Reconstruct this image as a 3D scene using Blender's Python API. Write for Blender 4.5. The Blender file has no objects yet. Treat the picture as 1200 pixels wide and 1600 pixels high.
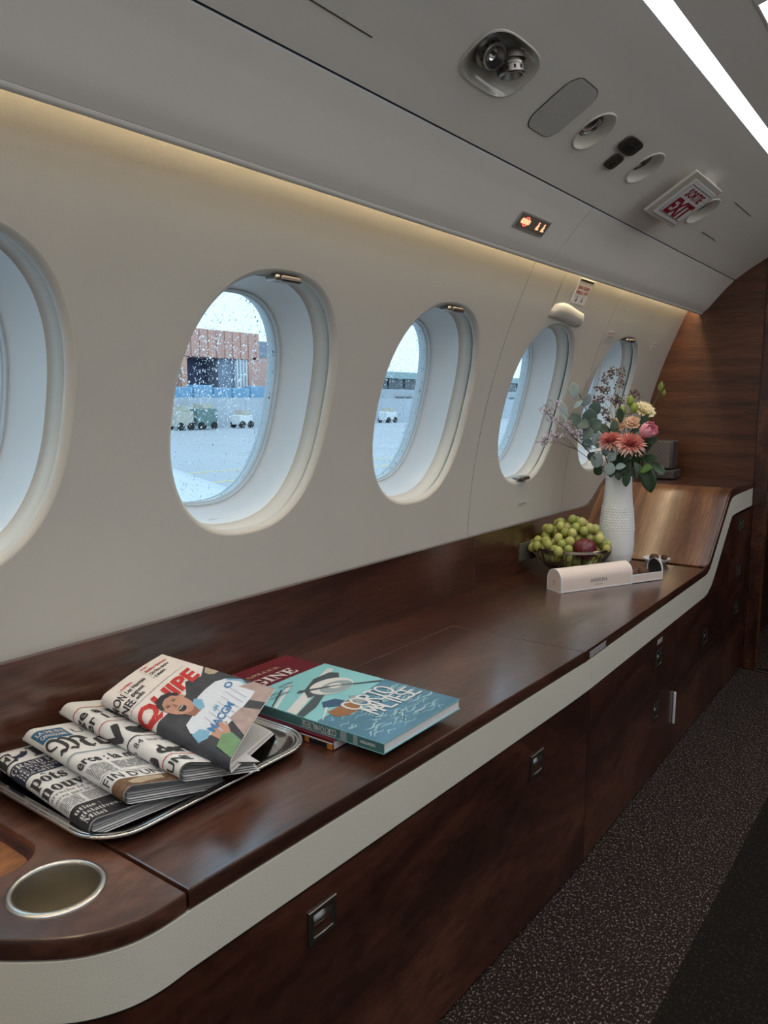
import bpy, bmesh, math, random
import numpy as np
from mathutils import Vector, Matrix
random.seed(7)
sc = bpy.context.scene
COL = sc.collection
PI = math.pi

# ------------------------------------------------------------------ camera
cam_d = bpy.data.cameras.new('camera')
cam_d.sensor_fit = 'VERTICAL'
cam_d.sensor_height = 24.0
cam_d.lens = 1215.0 / 1600.0 * 24.0
cam_d.clip_start = 0.02
cam_d.clip_end = 2000
cam = bpy.data.objects.new('camera', cam_d)
COL.objects.link(cam)
YAW = math.radians(36.71)
PITCH = math.radians(8.057)
cam.location = (0, 0, 0.985)
cam.rotation_euler = (PI / 2 - PITCH, 0, YAW)
sc.camera = cam

# ------------------------------------------------------------------ world, exposure
SKY = 1.6
w = bpy.data.worlds.new('overcast_sky')
sc.world = w
w.use_nodes = True
nt = w.node_tree
nt.nodes.clear()
bg = nt.nodes.new('ShaderNodeBackground')
bg.inputs[0].default_value = (0.60, 0.84, 1.0, 1)
bg.inputs[1].default_value = SKY
wo = nt.nodes.new('ShaderNodeOutputWorld')
nt.links.new(bg.outputs[0], wo.inputs[0])
sc.view_settings.view_transform = 'Standard'
sc.view_settings.look = 'None'
sc.view_settings.exposure = 0.0
sc.view_settings.gamma = 1.0
sc.view_settings.use_curve_mapping = False
STRIP_POWER = 8.0
COVE_POWER = 42.0
CROWN_FILL_POWER = 2.35
sc.cycles.max_bounces = 10
sc.cycles.diffuse_bounces = 6
sc.cycles.glossy_bounces = 5
sc.cycles.transmission_bounces = 8
sc.cycles.transparent_max_bounces = 16
sc.cycles.caustics_reflective = False
sc.cycles.caustics_refractive = False
sc.cycles.sample_clamp_indirect = 4.0

# ------------------------------------------------------------------ materials
M = {}
ORG = {}
def _base(name):
    m = bpy.data.materials.new(name)
    m.use_nodes = True
    n = m.node_tree.nodes
    b = n.get('Principled BSDF')
    M[name] = m
    return m, n, m.node_tree.links, b

def mat(name, col, rough=0.5, metal=0.0, var=0.06, scale=30.0, bump=0.0, bscale=200.0, coat=0.0, spec=0.5, sheen=0.0, aniso=None):
    """plain painted / moulded / cast surface with a little procedural variation"""
    m, n, l, b = _base(name)
    tc = n.new('ShaderNodeTexCoord')
    mp = n.new('ShaderNodeMapping')
    l.new(tc.outputs['Object'], mp.inputs[0])
    if aniso: mp.inputs['Scale'].default_value = aniso
    no = n.new('ShaderNodeTexNoise')
    no.inputs['Scale'].default_value = scale
    no.inputs['Detail'].default_value = 3
    l.new(mp.outputs[0], no.inputs['Vector'])
    mx = n.new('ShaderNodeMix')
    mx.data_type = 'RGBA'
    c = np.array(col[:3])
    mx.inputs[6].default_value = (*(c * (1 - var)), 1)
    mx.inputs[7].default_value = (*np.minimum(c * (1 + var), 1.0), 1)
    l.new(no.outputs['Fac'], mx.inputs[0])
    l.new(mx.outputs[2], b.inputs['Base Color'])
    b.inputs['Roughness'].default_value = rough
    b.inputs['Metallic'].default_value = metal
    b.inputs['Specular IOR Level'].default_value = spec
    b.inputs['Coat Weight'].default_value = coat
    b.inputs['Coat Roughness'].default_value = 0.15
    if sheen: b.inputs['Sheen Weight'].default_value = sheen
    if bump:
        n2 = n.new('ShaderNodeTexNoise')
        n2.inputs['Scale'].default_value = bscale
        n2.inputs['Detail'].default_value = 4
        l.new(mp.outputs[0], n2.inputs['Vector'])
        bp = n.new('ShaderNodeBump')
        bp.inputs['Strength'].default_value = bump
        bp.inputs['Distance'].default_value = 0.002
        l.new(n2.outputs['Fac'], bp.inputs['Height'])
        l.new(bp.outputs[0], b.inputs['Normal'])
    return m

def wood(name, stretch, c1, c2, c3, rough=0.28, coat=0.35, scale=1.0, distort=0.6):
    """veneer: noise stretched along the grain"""
    m, n, l, b = _base(name)
    tc = n.new('ShaderNodeTexCoord')
    mp = n.new('ShaderNodeMapping')
    mp.inputs['Scale'].default_value = stretch
    l.new(tc.outputs['Object'], mp.inputs[0])
    big = n.new('ShaderNodeTexNoise')
    big.inputs['Scale'].default_value = 1.1 * scale
    big.inputs['Detail'].default_value = 5
    big.inputs['Roughness'].default_value = 0.6
    big.inputs['Distortion'].default_value = distort
    l.new(mp.outputs[0], big.inputs['Vector'])
    fine = n.new('ShaderNodeTexNoise')
    fine.inputs['Scale'].default_value = 15.0 * scale
    fine.inputs['Detail'].default_value = 6
    fine.inputs['Distortion'].default_value = 0.2
    l.new(mp.outputs[0], fine.inputs['Vector'])
    r = n.new('ShaderNodeValToRGB')
    e = r.color_ramp.elements
    e[0].position = 0.34; e[0].color = (*c1, 1)
    e[1].position = 0.68; e[1].color = (*c3, 1)
    k = e.new(0.5); k.color = (*c2, 1)
    l.new(big.outputs['Fac'], r.inputs[0])
    mx = n.new('ShaderNodeMix')
    mx.data_type = 'RGBA'
    mx.blend_type = 'MULTIPLY'
    r2 = n.new('ShaderNodeValToRGB')
    r2.color_ramp.elements[0].position = 0.35
    r2.color_ramp.elements[0].color = (0.52, 0.5, 0.48, 1)
    r2.color_ramp.elements[1].position = 0.62
    r2.color_ramp.elements[1].color = (1, 1, 1, 1)
    l.new(fine.outputs['Fac'], r2.inputs[0])
    mx.inputs[0].default_value = 0.8
    l.new(r.outputs[0], mx.inputs[6])
    l.new(r2.outputs[0], mx.inputs[7])
    l.new(mx.outputs[2], b.inputs['Base Color'])
    b.inputs['Roughness'].default_value = rough
    b.inputs['Coat Weight'].default_value = coat
    b.inputs['Coat Roughness'].default_value = 0.20
    b.inputs['Coat IOR'].default_value = 1.7
    return m

def emit(name, col, power):
    m, n, l, b = _base(name)
    b.inputs['Base Color'].default_value = (0.8, 0.8, 0.8, 1)
    b.inputs['Emission Color'].default_value = (*col, 1)
    b.inputs['Emission Strength'].default_value = power
    return m

def glassy(name, col=(1, 1, 1), refl=0.06):
    """thin clear pane: lets light straight through with a weak mirror reflection"""
    m, n, l, b = _base(name)
    n.remove(b)
    t = n.new('ShaderNodeBsdfTransparent')
    t.inputs[0].default_value = (*col, 1)
    g = n.new('ShaderNodeBsdfGlossy')
    g.inputs['Roughness'].default_value = 0.02
    fr = n.new('ShaderNodeFresnel')
    fr.inputs[0].default_value = 1.3
    mx = n.new('ShaderNodeMixShader')
    l.new(fr.outputs[0], mx.inputs[0])
    l.new(t.outputs[0], mx.inputs[1])
    l.new(g.outputs[0], mx.inputs[2])
    l.new(mx.outputs[0], n['Material Output'].inputs[0])
    return m

def water(name):
    m, n, l, b = _base(name)
    b.inputs['Base Color'].default_value = (1, 1, 1, 1)
    b.inputs['Transmission Weight'].default_value = 1.0
    b.inputs['IOR'].default_value = 1.33
    b.inputs['Roughness'].default_value = 0.02
    return m

# cabin
mat('cream_wall', (0.51, 0.50, 0.475), 0.55, var=0.035, scale=6, bump=0.12, bscale=700)
mat('cream_ceiling', (0.78, 0.755, 0.72), 0.6, var=0.03, scale=5, bump=0.1, bscale=900)
mat('white_bezel', (0.60, 0.58, 0.53), 0.35, var=0.02)
mat('cream_bead', (0.56, 0.545, 0.51), 0.4, var=0.02)  # wall cream lifted a little to carry daylight on the rolled edge
mat('liner_cream', (0.66, 0.64, 0.59), 0.45, var=0.02)
mat('reveal_white', (0.78, 0.79, 0.79), 0.4, var=0.015, scale=4)
mat('gasket_pale', (0.62, 0.66, 0.68), 0.4, var=0.02)
mat('shadow_gap', (0.03, 0.03, 0.035), 0.8)
mat('skin_inner', (0.22, 0.27, 0.33), 0.7)
mat('cream_leather', (0.70, 0.67, 0.58), 0.45, var=0.05, scale=8, bump=0.15, bscale=500)
W1c, W2c, W3c = (0.030, 0.0085, 0.0050), (0.066, 0.021, 0.0125), (0.115, 0.043, 0.026)
wood('walnut_top', (9, 1.1, 9), W1c, W2c, W3c, 0.30, 0.9, 1.0)
wood('walnut_lid', (8, 1.3, 8), (0.036, 0.011, 0.007), (0.075, 0.025, 0.015), (0.125, 0.048, 0.03), 0.30, 0.9, 1.0)
wood('walnut_end', (5.5, 3.2, 8), (0.04, 0.012, 0.007), (0.085, 0.03, 0.018), (0.16, 0.07, 0.045), 0.30, 0.9, 1.0)
wood('walnut_front', (6, 1.6, 5), (0.028, 0.008, 0.0048), (0.064, 0.019, 0.011), (0.125, 0.043, 0.025), 0.33, 0.35, 1.0, 1.2)
wood('walnut_ramp_lit', (13, 1.0, 1.0), (0.10, 0.035, 0.016), (0.20, 0.085, 0.04), (0.34, 0.17, 0.085), 0.3, 0.25, 1.0, 0.8)  # lighter tones carry both its own grain and the light on the slope
wood('walnut_bulkhead', (0.9, 8, 15), (0.055, 0.019, 0.009), (0.10, 0.036, 0.017), (0.145, 0.056, 0.027), 0.38, 0.1, 1.0, 0.3)
wood('walnut_pocket', (5, 3, 5), (0.16, 0.06, 0.022), (0.26, 0.10, 0.04), (0.36, 0.16, 0.07), 0.4, 0.1)
mat('steel', (0.68, 0.65, 0.60), 0.28, 1.0, var=0.05, aniso=(1, 1, 20))
mat('steel_dark', (0.19, 0.18, 0.165), 0.4, 1.0, var=0.06)
mat('lamp_dark', (0.20, 0.17, 0.15), 0.35, 1.0)
mat('nickel', (0.42, 0.40, 0.37), 0.32, 1.0, var=0.05)
mat('chrome', (0.80, 0.79, 0.77), 0.08, 1.0, var=0.02)
mat('silver', (0.66, 0.63, 0.60), 0.16, 1.0, var=0.06, scale=14)
mat('dark_hole', (0.012, 0.011, 0.010), 0.7)
mat('ink', (0.022, 0.022, 0.028), 0.7)
emit('strip_light', (0.93, 0.96, 1.0), STRIP_POWER)
emit('crown_fill', (1.0, 0.97, 0.93), CROWN_FILL_POWER)
emit('cove_led', (1.0, 0.80, 0.50), COVE_POWER)
glassy('window_pane', (0.93, 0.97, 1.0))
water('rain_water')

# ------------------------------------------------------------------ mesh helpers
class MB:
    def __init__(s):
        s.v = []; s.f = []
    def add(s, vs, fs):
        o = len(s.v)
        s.v += [tuple(float(c) for c in p) for p in vs]
        s.f += [tuple(i + o for i in f) for f in fs]
        return s
    def box(s, a, b):
        x0, y0, z0 = a; x1, y1, z1 = b
        return s.add([(x0,y0,z0),(x1,y0,z0),(x1,y1,z0),(x0,y1,z0),(x0,y0,z1),(x1,y0,z1),(x1,y1,z1),(x0,y1,z1)],
                     [(0,3,2,1),(4,5,6,7),(0,1,5,4),(1,2,6,5),(2,3,7,6),(3,0,4,7)])
    def loops(s, rings, closed=True, cap0=False, cap1=False):
        """skin consecutive rings of equal length"""
        n = len(rings[0]); vs = [p for r in rings for p in r]; fs = []
        for i in range(len(rings) - 1):
            for j in range(n if closed else n - 1):
                k = (j + 1) % n
                fs.append((i*n+j, i*n+k, (i+1)*n+k, (i+1)*n+j))
        if cap0: fs.append(tuple(reversed(range(n))))
        if cap1: fs.append(tuple((len(rings)-1)*n + j for j in range(n)))
        return s.add(vs, fs)
    def tube(s, pts, r, n=8, cap=True):
        pts = [Vector(p) for p in pts]
        rs = r if hasattr(r, '__len__') else [r] * len(pts)
        rings = []
        up = None
        for i, p in enumerate(pts):
            d = (pts[min(i+1, len(pts)-1)] - pts[max(i-1, 0)]).normalized()
            if up is None:
                up = d.orthogonal().normalized()
            up = (up - d * up.dot(d))
            up = up.normalized() if up.length > 1e-6 else d.orthogonal().normalized()
            q = d.cross(up)
            rings.append([p + (up * math.cos(2*PI*k/n) + q * math.sin(2*PI*k/n)) * rs[i] for k in range(n)])
        return s.loops(rings, True, cap, cap)
    def lathe(s, prof, c=(0, 0, 0), n=32, cap0=False, cap1=False, axis=None):
        """prof: (radius, height)"""
        c = Vector(c)
        if axis is None:
            ex, ey, ez = Vector((1,0,0)), Vector((0,1,0)), Vector((0,0,1))
        else:
            ez = Vector(axis).normalized(); ex = ez.orthogonal().normalized(); ey = ez.cross(ex)
        rings = [[c + (ex*math.cos(2*PI*k/n) + ey*math.sin(2*PI*k/n)) * r + ez * h for k in range(n)] for r, h in prof]
        return s.loops(rings, True, cap0, cap1)
    def sphere(s, c, r, nu=12, nv=8, sx=1, sy=1, sz=1):
        c = Vector(c)
        prof = [(math.sin(PI*i/nv), -math.cos(PI*i/nv)) for i in range(nv+1)]
        rings = [[c + Vector((r*sx*max(a,1e-4)*math.cos(2*PI*k/nu), r*sy*max(a,1e-4)*math.sin(2*PI*k/nu), r*sz*h)) for k in range(nu)] for a, h in prof]
        return s.loops(rings, True, True, True)
    def xf(s, fn):
        s.v = [tuple(fn(*p)) for p in s.v]
        return s

def mk_mesh(name, mb, m=None, smooth=40):
    me = bpy.data.meshes.new(name)
    me.from_pydata(mb.v, [], mb.f)
    me.update()
    if smooth:
        me.polygons.foreach_set('use_smooth', [True] * len(me.polygons))
        try: me.set_sharp_from_angle(angle=math.radians(smooth))
        except Exception: pass
    if m: me.materials.append(M[m] if isinstance(m, str) else m)
    return me

def obj(name, mb, m, parent=None, label=None, smooth=40, cat=None, group=None, kind=None, bevel=0.0, solid=0.0, seg=2):
    """one mesh object; coordinates in mb are world coordinates"""
    if parent is not None:
        px, py, pz = ORG[parent.name]
        mb.v = [(a-px, b-py, c-pz) for a, b, c in mb.v]
        org = (px, py, pz)
    else:
        v = np.array(mb.v)
        lo, hi = v.min(0), v.max(0)
        org = ((lo[0]+hi[0])/2, (lo[1]+hi[1])/2, lo[2])
        mb.v = [(a-org[0], b-org[1], c-org[2]) for a, b, c in mb.v]
    o = bpy.data.objects.new(name, mk_mesh(name, mb, m, smooth))
    COL.objects.link(o)
    if parent is not None:
        o.parent = parent
    else:
        o.location = org
    ORG[o.name] = org
    if bevel:
        md = o.modifiers.new('bevel', 'BEVEL')
        md.width = bevel; md.segments = seg; md.limit_method = 'ANGLE'; md.angle_limit = math.radians(40)
        md.harden_normals = False
    if solid:
        md = o.modifiers.new('solid', 'SOLIDIFY'); md.thickness = solid; md.offset = -1
    if label: o['label'] = label
    if cat: o['category'] = cat
    if group: o['group'] = group
    if kind: o['kind'] = kind
    return o

def sub(name, mb, m, part, **k):
    """a sub-part: child of a part (which sits at its thing's origin)"""
    return obj(name, mb, m, part, **k)

def thing(name, label, cat, loc, group=None, kind=None):
    o = bpy.data.objects.new(name, None)
    COL.objects.link(o)
    o.location = loc
    o.empty_display_size = 0.05
    ORG[o.name] = tuple(loc)
    o['label'] = label; o['category'] = cat
    if group: o['group'] = group
    if kind: o['kind'] = kind
    return o

def plate(loops2d, z0, z1, bev=0.0):
    """flat plate with holes in the XY plane (first loop is the outline)"""
    cu = bpy.data.curves.new('tmp', 'CURVE')
    cu.dimensions = '2D'; cu.fill_mode = 'BOTH'
    cu.extrude = max((z1 - z0) / 2 - bev, 1e-5)
    cu.bevel_depth = bev; cu.bevel_resolution = 1; cu.offset = -bev
    for lp in loops2d:
        sp = cu.splines.new('POLY')
        sp.points.add(len(lp) - 1)
        for p, (x, y) in zip(sp.points, lp): p.co = (x, y, 0, 1)
        sp.use_cyclic_u = True
    o = bpy.data.objects.new('tmp', cu)
    me = o.to_mesh()
    zc = (z0 + z1) / 2
    mb = MB().add([(v.co.x, v.co.y, v.co.z + zc) for v in me.vertices], [tuple(p.vertices) for p in me.polygons])
    o.to_mesh_clear()
    bpy.data.objects.remove(o); bpy.data.curves.remove(cu)
    return mb

def cut(mb, xs=(), ys=()):
    """split faces along lines x = const / y = const so that a flat mesh can be bent"""
    bm = bmesh.new()
    vs = [bm.verts.new(p) for p in mb.v]
    for f in mb.f:
        try: bm.faces.new([vs[i] for i in f])
        except ValueError: pass
    for x in xs:
        g = bm.verts[:] + bm.edges[:] + bm.faces[:]
        bmesh.ops.bisect_plane(bm, geom=g, plane_co=(x, 0, 0), plane_no=(1, 0, 0), dist=1e-6)
    for y in ys:
        g = bm.verts[:] + bm.edges[:] + bm.faces[:]
        bmesh.ops.bisect_plane(bm, geom=g, plane_co=(0, y, 0), plane_no=(0, 1, 0), dist=1e-6)
    bm.verts.index_update()
    out = MB().add([v.co[:] for v in bm.verts], [[v.index for v in f.verts] for f in bm.faces])
    bm.free()
    return out

def rrect(x0, y0, x1, y1, r, n=6):
    pts = []
    for cx, cy, a0 in ((x1-r, y1-r, 0), (x0+r, y1-r, PI/2), (x0+r, y0+r, PI), (x1-r, y0+r, 3*PI/2)):
        for i in range(n + 1):
            a = a0 + PI/2 * i / n
            pts.append((cx + r*math.cos(a), cy + r*math.sin(a)))
    return pts

def circ(cx, cy, rx, ry=None, n=32, e=2.0):
    ry = rx if ry is None else ry
    out = []
    for i in range(n):
        a = 2*PI*i/n
        c, s_ = math.cos(a), math.sin(a)
        out.append((cx + rx*math.copysign(abs(c)**(2/e), c), cy + ry*math.copysign(abs(s_)**(2/e), s_)))
    return out

# lettering: the default font carries bold serif, bold sans and blackletter alphabets in its symbol range
def _alpha(s, up, lo, dg=None):
    r = ''
    for ch in s:
        if 'A' <= ch <= 'Z': r += chr(up + ord(ch) - 65)
        elif 'a' <= ch <= 'z': r += chr(lo + ord(ch) - 97)
        elif dg and '0' <= ch <= '9': r += chr(dg + ord(ch) - 48)
        else: r += ch
    return r
def serif(s): return _alpha(s, 0x1D400, 0x1D41A, 0x1D7CE)
def sansb(s): return '\x01' + s
def sansbi(s): return '\x02' + s
def fraktur(s): return _alpha(s, 0x1D56C, 0x1D586)
def text2d(body, size=1.0, align='LEFT', bold=0.0, sx=1.0, width=None, shear=0.0):
    if body[:1] in '\x01\x02':                 # bold / bold italic of the plain face
        bold += 0.022; shear += 0.22 if body[0] == '\x02' else 0
        body = body[1:]
    cu = bpy.data.curves.new('tmp', 'FONT')
    cu.body = body; cu.size = size; cu.align_x = align; cu.offset = bold * size
    cu.resolution_u = 2
    o = bpy.data.objects.new('tmp', cu)
    me = o.to_mesh()
    vs = [(v.co.x * sx + v.co.y * shear, v.co.y, 0) for v in me.vertices]
    if any(abs(v[1]) > 1.6*size for v in vs) and bold:      # thickening can spike on a few glyphs
        o.to_mesh_clear()
        cu.offset = 0
        me = o.to_mesh()
        vs = [(v.co.x * sx + v.co.y * shear, v.co.y, 0) for v in me.vertices]
    fs = [tuple(p.vertices) for p in me.polygons]
    o.to_mesh_clear()
    bpy.data.objects.remove(o); bpy.data.curves.remove(cu)
    if width and vs:
        a = min(v[0] for v in vs); b = max(v[0] for v in vs)
        k = width / max(b - a, 1e-6)
        vs = [((v[0]-a)*k, v[1], 0) for v in vs]
    return MB().add(vs, fs)
def text_lines(lines, size, gap=1.15, **k):
    out = MB()
    for i, t in enumerate(lines):
        m = text2d(t, size, **k)
        out.add([(x, y - i*gap*size, 0) for x, y, z in m.v], m.f)
    return out
def greeked(x0, y0, x1, y1, lh, fill=0.5, seed=1):
    """lines of unreadably small type as broken bars"""
    rnd = random.Random(seed)
    mb = MB(); y = y1
    while y - lh > y0 - 1e-6:
        x = x0
        while x < x1:
            wl = lh * rnd.uniform(1.0, 4.0)
            e = min(x + wl, x1)
            if e - x > lh*0.4:
                mb.add([(x, y-lh*fill, 0), (e, y-lh*fill, 0), (e, y, 0), (x, y, 0)], [(0,1,2,3)])
            x = e + lh*0.4
        y -= lh
    return mb
# ================================================================== THE CABIN SHELL
Y0, Y1 = -1.25, 3.04           # rear and front bulkheads
XC = 0.06                      # cabin centre line
def wall_x(z):
    zc = max(z, 0.63) - 0.985
    return 0.326*zc*zc + 0.264*zc - 0.987
def mir(mb):
    mb.v = [(2*XC - x, y, z) for x, y, z in mb.v]
    mb.f = [tuple(reversed(f)) for f in mb.f]
    return mb

# ---- floor: speckled runner carpet beside the cabinets, plain darker carpet in the aisle
def carpet(name, base, fleck, amount, scale):
    m, n, l, b = _base(name)
    tc = n.new('ShaderNodeTexCoord')
    mp = n.new('ShaderNodeMapping'); mp.inputs['Scale'].default_value = (1.0, 0.62, 1)
    l.new(tc.outputs['Object'], mp.inputs[0])
    v = n.new('ShaderNodeTexNoise'); v.inputs['Scale'].default_value = scale; v.inputs['Detail'].default_value = 2.5
    v.inputs['Roughness'].default_value = 0.7
    l.new(mp.outputs[0], v.inputs['Vector'])
    r = n.new('ShaderNodeValToRGB')
    r.color_ramp.elements[0].position = amount; r.color_ramp.elements[0].color = (*base, 1)
    r.color_ramp.elements[1].position = amount + 0.09; r.color_ramp.elements[1].color = (*fleck, 1)
    l.new(v.outputs['Fac'], r.inputs[0])
    l.new(r.outputs[0], b.inputs['Base Color'])
    b.inputs['Roughness'].default_value = 0.95
    b.inputs['Specular IOR Level'].default_value = 0.1
    bp = n.new('ShaderNodeBump'); bp.inputs['Strength'].default_value = 0.6; bp.inputs['Distance'].default_value = 0.004
    l.new(v.outputs['Fac'], bp.inputs['Height']); l.new(bp.outputs[0], b.inputs['Normal'])
carpet('carpet_speckled', (0.026, 0.017, 0.015), (0.34, 0.27, 0.24), 0.56, 260)
carpet('carpet_aisle', (0.013, 0.0105, 0.009), (0.035, 0.027, 0.023), 0.55, 230)
fl = thing('floor', 'dark brown speckled carpet floor beside the cabinets', 'floor', (0, 1, 0), kind='structure')
obj('speckled_carpet', MB().box((-1.04, Y0, -0.02), (-0.325, 4.6, 0.0)), 'carpet_speckled', fl, label='brown carpet with pale flecks', smooth=0)
obj('aisle_carpet', MB().box((-0.325, Y0, -0.02), (1.16, 4.6, 0.001)), 'carpet_aisle', fl, label='plain dark aisle carpet', smooth=0)

# ---- left wall: three fabric panels with oval openings
WIN = [(-0.66, Y0, -0.39), (-0.12, -0.39, 0.15), (0.422, 0.15, 0.694), (0.966, 0.694, 1.229), (1.493, 1.229, 1.765),
       (2.050, 1.765, 2.365), (2.592, 2.365, Y1)]
ZW, HW, HH, NE = 0.974, 0.180, 0.2170, 2.4
ZB, ZT = 0.63, 1.345
NS = 96
def oval(cy, dr, dx, hw=HW, hh=HH, n=NS):
    """ring on the wall: dr = growth of the half axes, dx = offset towards the cabin"""
    pts = []
    for i in range(n):
        a = 2*PI*(i + 0.5)/n
        c, s_ = math.cos(a), math.sin(a)
        y = cy + (hw+dr)*math.copysign(abs(c)**(2/NE), c)
        z = ZW + (hh+dr)*math.copysign(abs(s_)**(2/NE), s_)
        pts.append((wall_x(z) + dx, y, z - dx*0.10))
    return pts
def cell(mb, cy, ya, yb, dx=0.0, dr=0.0105, za=ZB, zb=ZT):
    inner = oval(cy, dr, dx)
    rings = []
    for k in range(9):
        t = (k/8.0)
        ring = []
        for i, (x, y, z) in enumerate(inner):
            dy, dz = y - cy, z - ZW
            # outer point: ray from the centre to the rectangle
            ty = ((yb-cy) if dy > 0 else (ya-cy))/dy if abs(dy) > 1e-9 else 1e9
            tz = ((zb-ZW) if dz > 0 else (za-ZW))/dz if abs(dz) > 1e-9 else 1e9
            q = min(ty, tz)
            oy, oz = cy + dy*q, ZW + dz*q
            Y = y*(1-t) + oy*t; Z = z*(1-t) + oz*t
            ring.append((wall_x(Z) + dx, Y, Z))
        rings.append(ring)
    mb.loops(rings)
    # corner wedges left between neighbouring rays and the rectangle corners
    last = rings[-1]
    n = len(last)
    for i in range(n):
        a, b = last[i], last[(i+1) % n]
        if abs(a[1]-b[1]) > 1e-6 and abs(a[2]-b[2]) > 1e-6:
            cyy = yb if max(a[1], b[1]) > cy else ya
            czz = zb if max(a[2], b[2]) > ZW else za
            mb.add([a, b, (wall_x(czz)+dx, cyy, czz)], [(0, 1, 2)])
    return mb

def build_side(side):
    left = side == 'left'
    fx = (lambda mb: mb) if left else mir
    wl = thing('wall_' + side, 'cream curved cabin side wall panels around the oval windows' if left else 'cream curved cabin side wall across the aisle', 'wall',
               (-1.04 if left else 1.16, 1, 0.0), kind='structure')
    groups = [(0, 4), (5, 5), (6, 6)]
    for a, b in groups:
        mb = MB()
        for i in range(a, b+1):
            cy, ya, yb = WIN[i]
            cell(mb, cy, ya + (0.0008 if i == a else 0), yb - (0.0008 if i == b else 0))
        obj('wall_panel', fx(mb), 'cream_wall', wl, smooth=60)
    # backing strip that closes the seams and the lower wall below the panels
    bk = MB()
    for y in (1.765, 2.365):
        zs = np.linspace(ZB, ZT, 12)
        bk.loops([[(wall_x(z)-0.002, y-0.004, z), (wall_x(z)-0.002, y+0.004, z)] for z in zs], closed=False)
    obj('seam_backing', fx(bk), 'shadow_gap', wl)
    lw = MB().box((-1.055, Y0, 0.0), (-1.04, Y1, ZB))
    obj('lower_wall', fx(lw), 'cream_wall', wl, smooth=0)
    # outer fuselage skin with the pane holes
    sk = MB()
    for i, (cy, ya, yb) in enumerate(WIN):
        cell(sk, cy, ya, yb, dx=-0.145, dr=-0.026, za=0.60, zb=1.42)
    sk.box((-1.20, Y0, -0.25), (-1.19, Y1, 0.61))
    obj('fuselage_skin', fx(sk), 'skin_inner', wl)
    return wl
build_side('left'); build_side('right')

# ---- windows
LBL = {3: ('second nearest oval window showing the pink airport building', 2), 2: ('oval window cut off by the left edge of the picture', 1),
       4: ('middle oval window showing a pale terminal with dark glazing', 3), 5: ('oval window behind the eucalyptus leaves of the bouquet', 4),
       6: ('farthest oval window beside the wooden bulkhead', 5)}
def drops(cy, count, seed):
    rnd = random.Random(seed)
    mb = MB()
    pts = []
    n = 0
    while n < count:
        y = rnd.uniform(-1, 1); z = rnd.uniform(-1, 1)
        if abs(y)**NE + abs(z)**NE > 0.98: continue
        y *= 0.156; z *= 0.192
        r = min(0.0005 + rnd.expovariate(1/0.00042), 0.0022)
        # clear vertical streaks where run-off has wiped the pane
        if math.sin(y*95 + cy*7) > 0.75 and rnd.random() < 0.75 and r < 0.002: continue
        n += 1
        Z = ZW + z
        el = rnd.uniform(0.95, 1.3)
        ring0 = []; ring1 = []
        x0 = wall_x(Z) - 0.1305
        slope = 0.264 + 2*0.326*(Z-0.985)
        k = 6
        for j in range(k):
            a = 2*PI*j/k
            dy, dz = math.cos(a)*r, math.sin(a)*r*el
            ring0.append((x0 + slope*dz, cy+y+dy, Z+dz+0.0128))
            ring1.append((x0 + slope*dz*0.65 - r*0.55, cy+y+dy*0.65, Z+dz*0.65+0.0128))
        o = len(mb.v)
        mb.v += ring0 + ring1 + [(x0 - r*0.75, cy+y, Z+0.0128)]
        for j in range(k):
            q = (j+1) % k
            mb.f.append((o+j, o+q, o+k+q, o+k+j)); mb.f.append((o+k+j, o+k+q, o+2*k))
        mb.f.append(tuple(o+j for j in reversed(range(k))))
    return mb
DROPS = {2: 600, 3: 3600, 4: 3000, 5: 1600, 6: 600}
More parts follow.
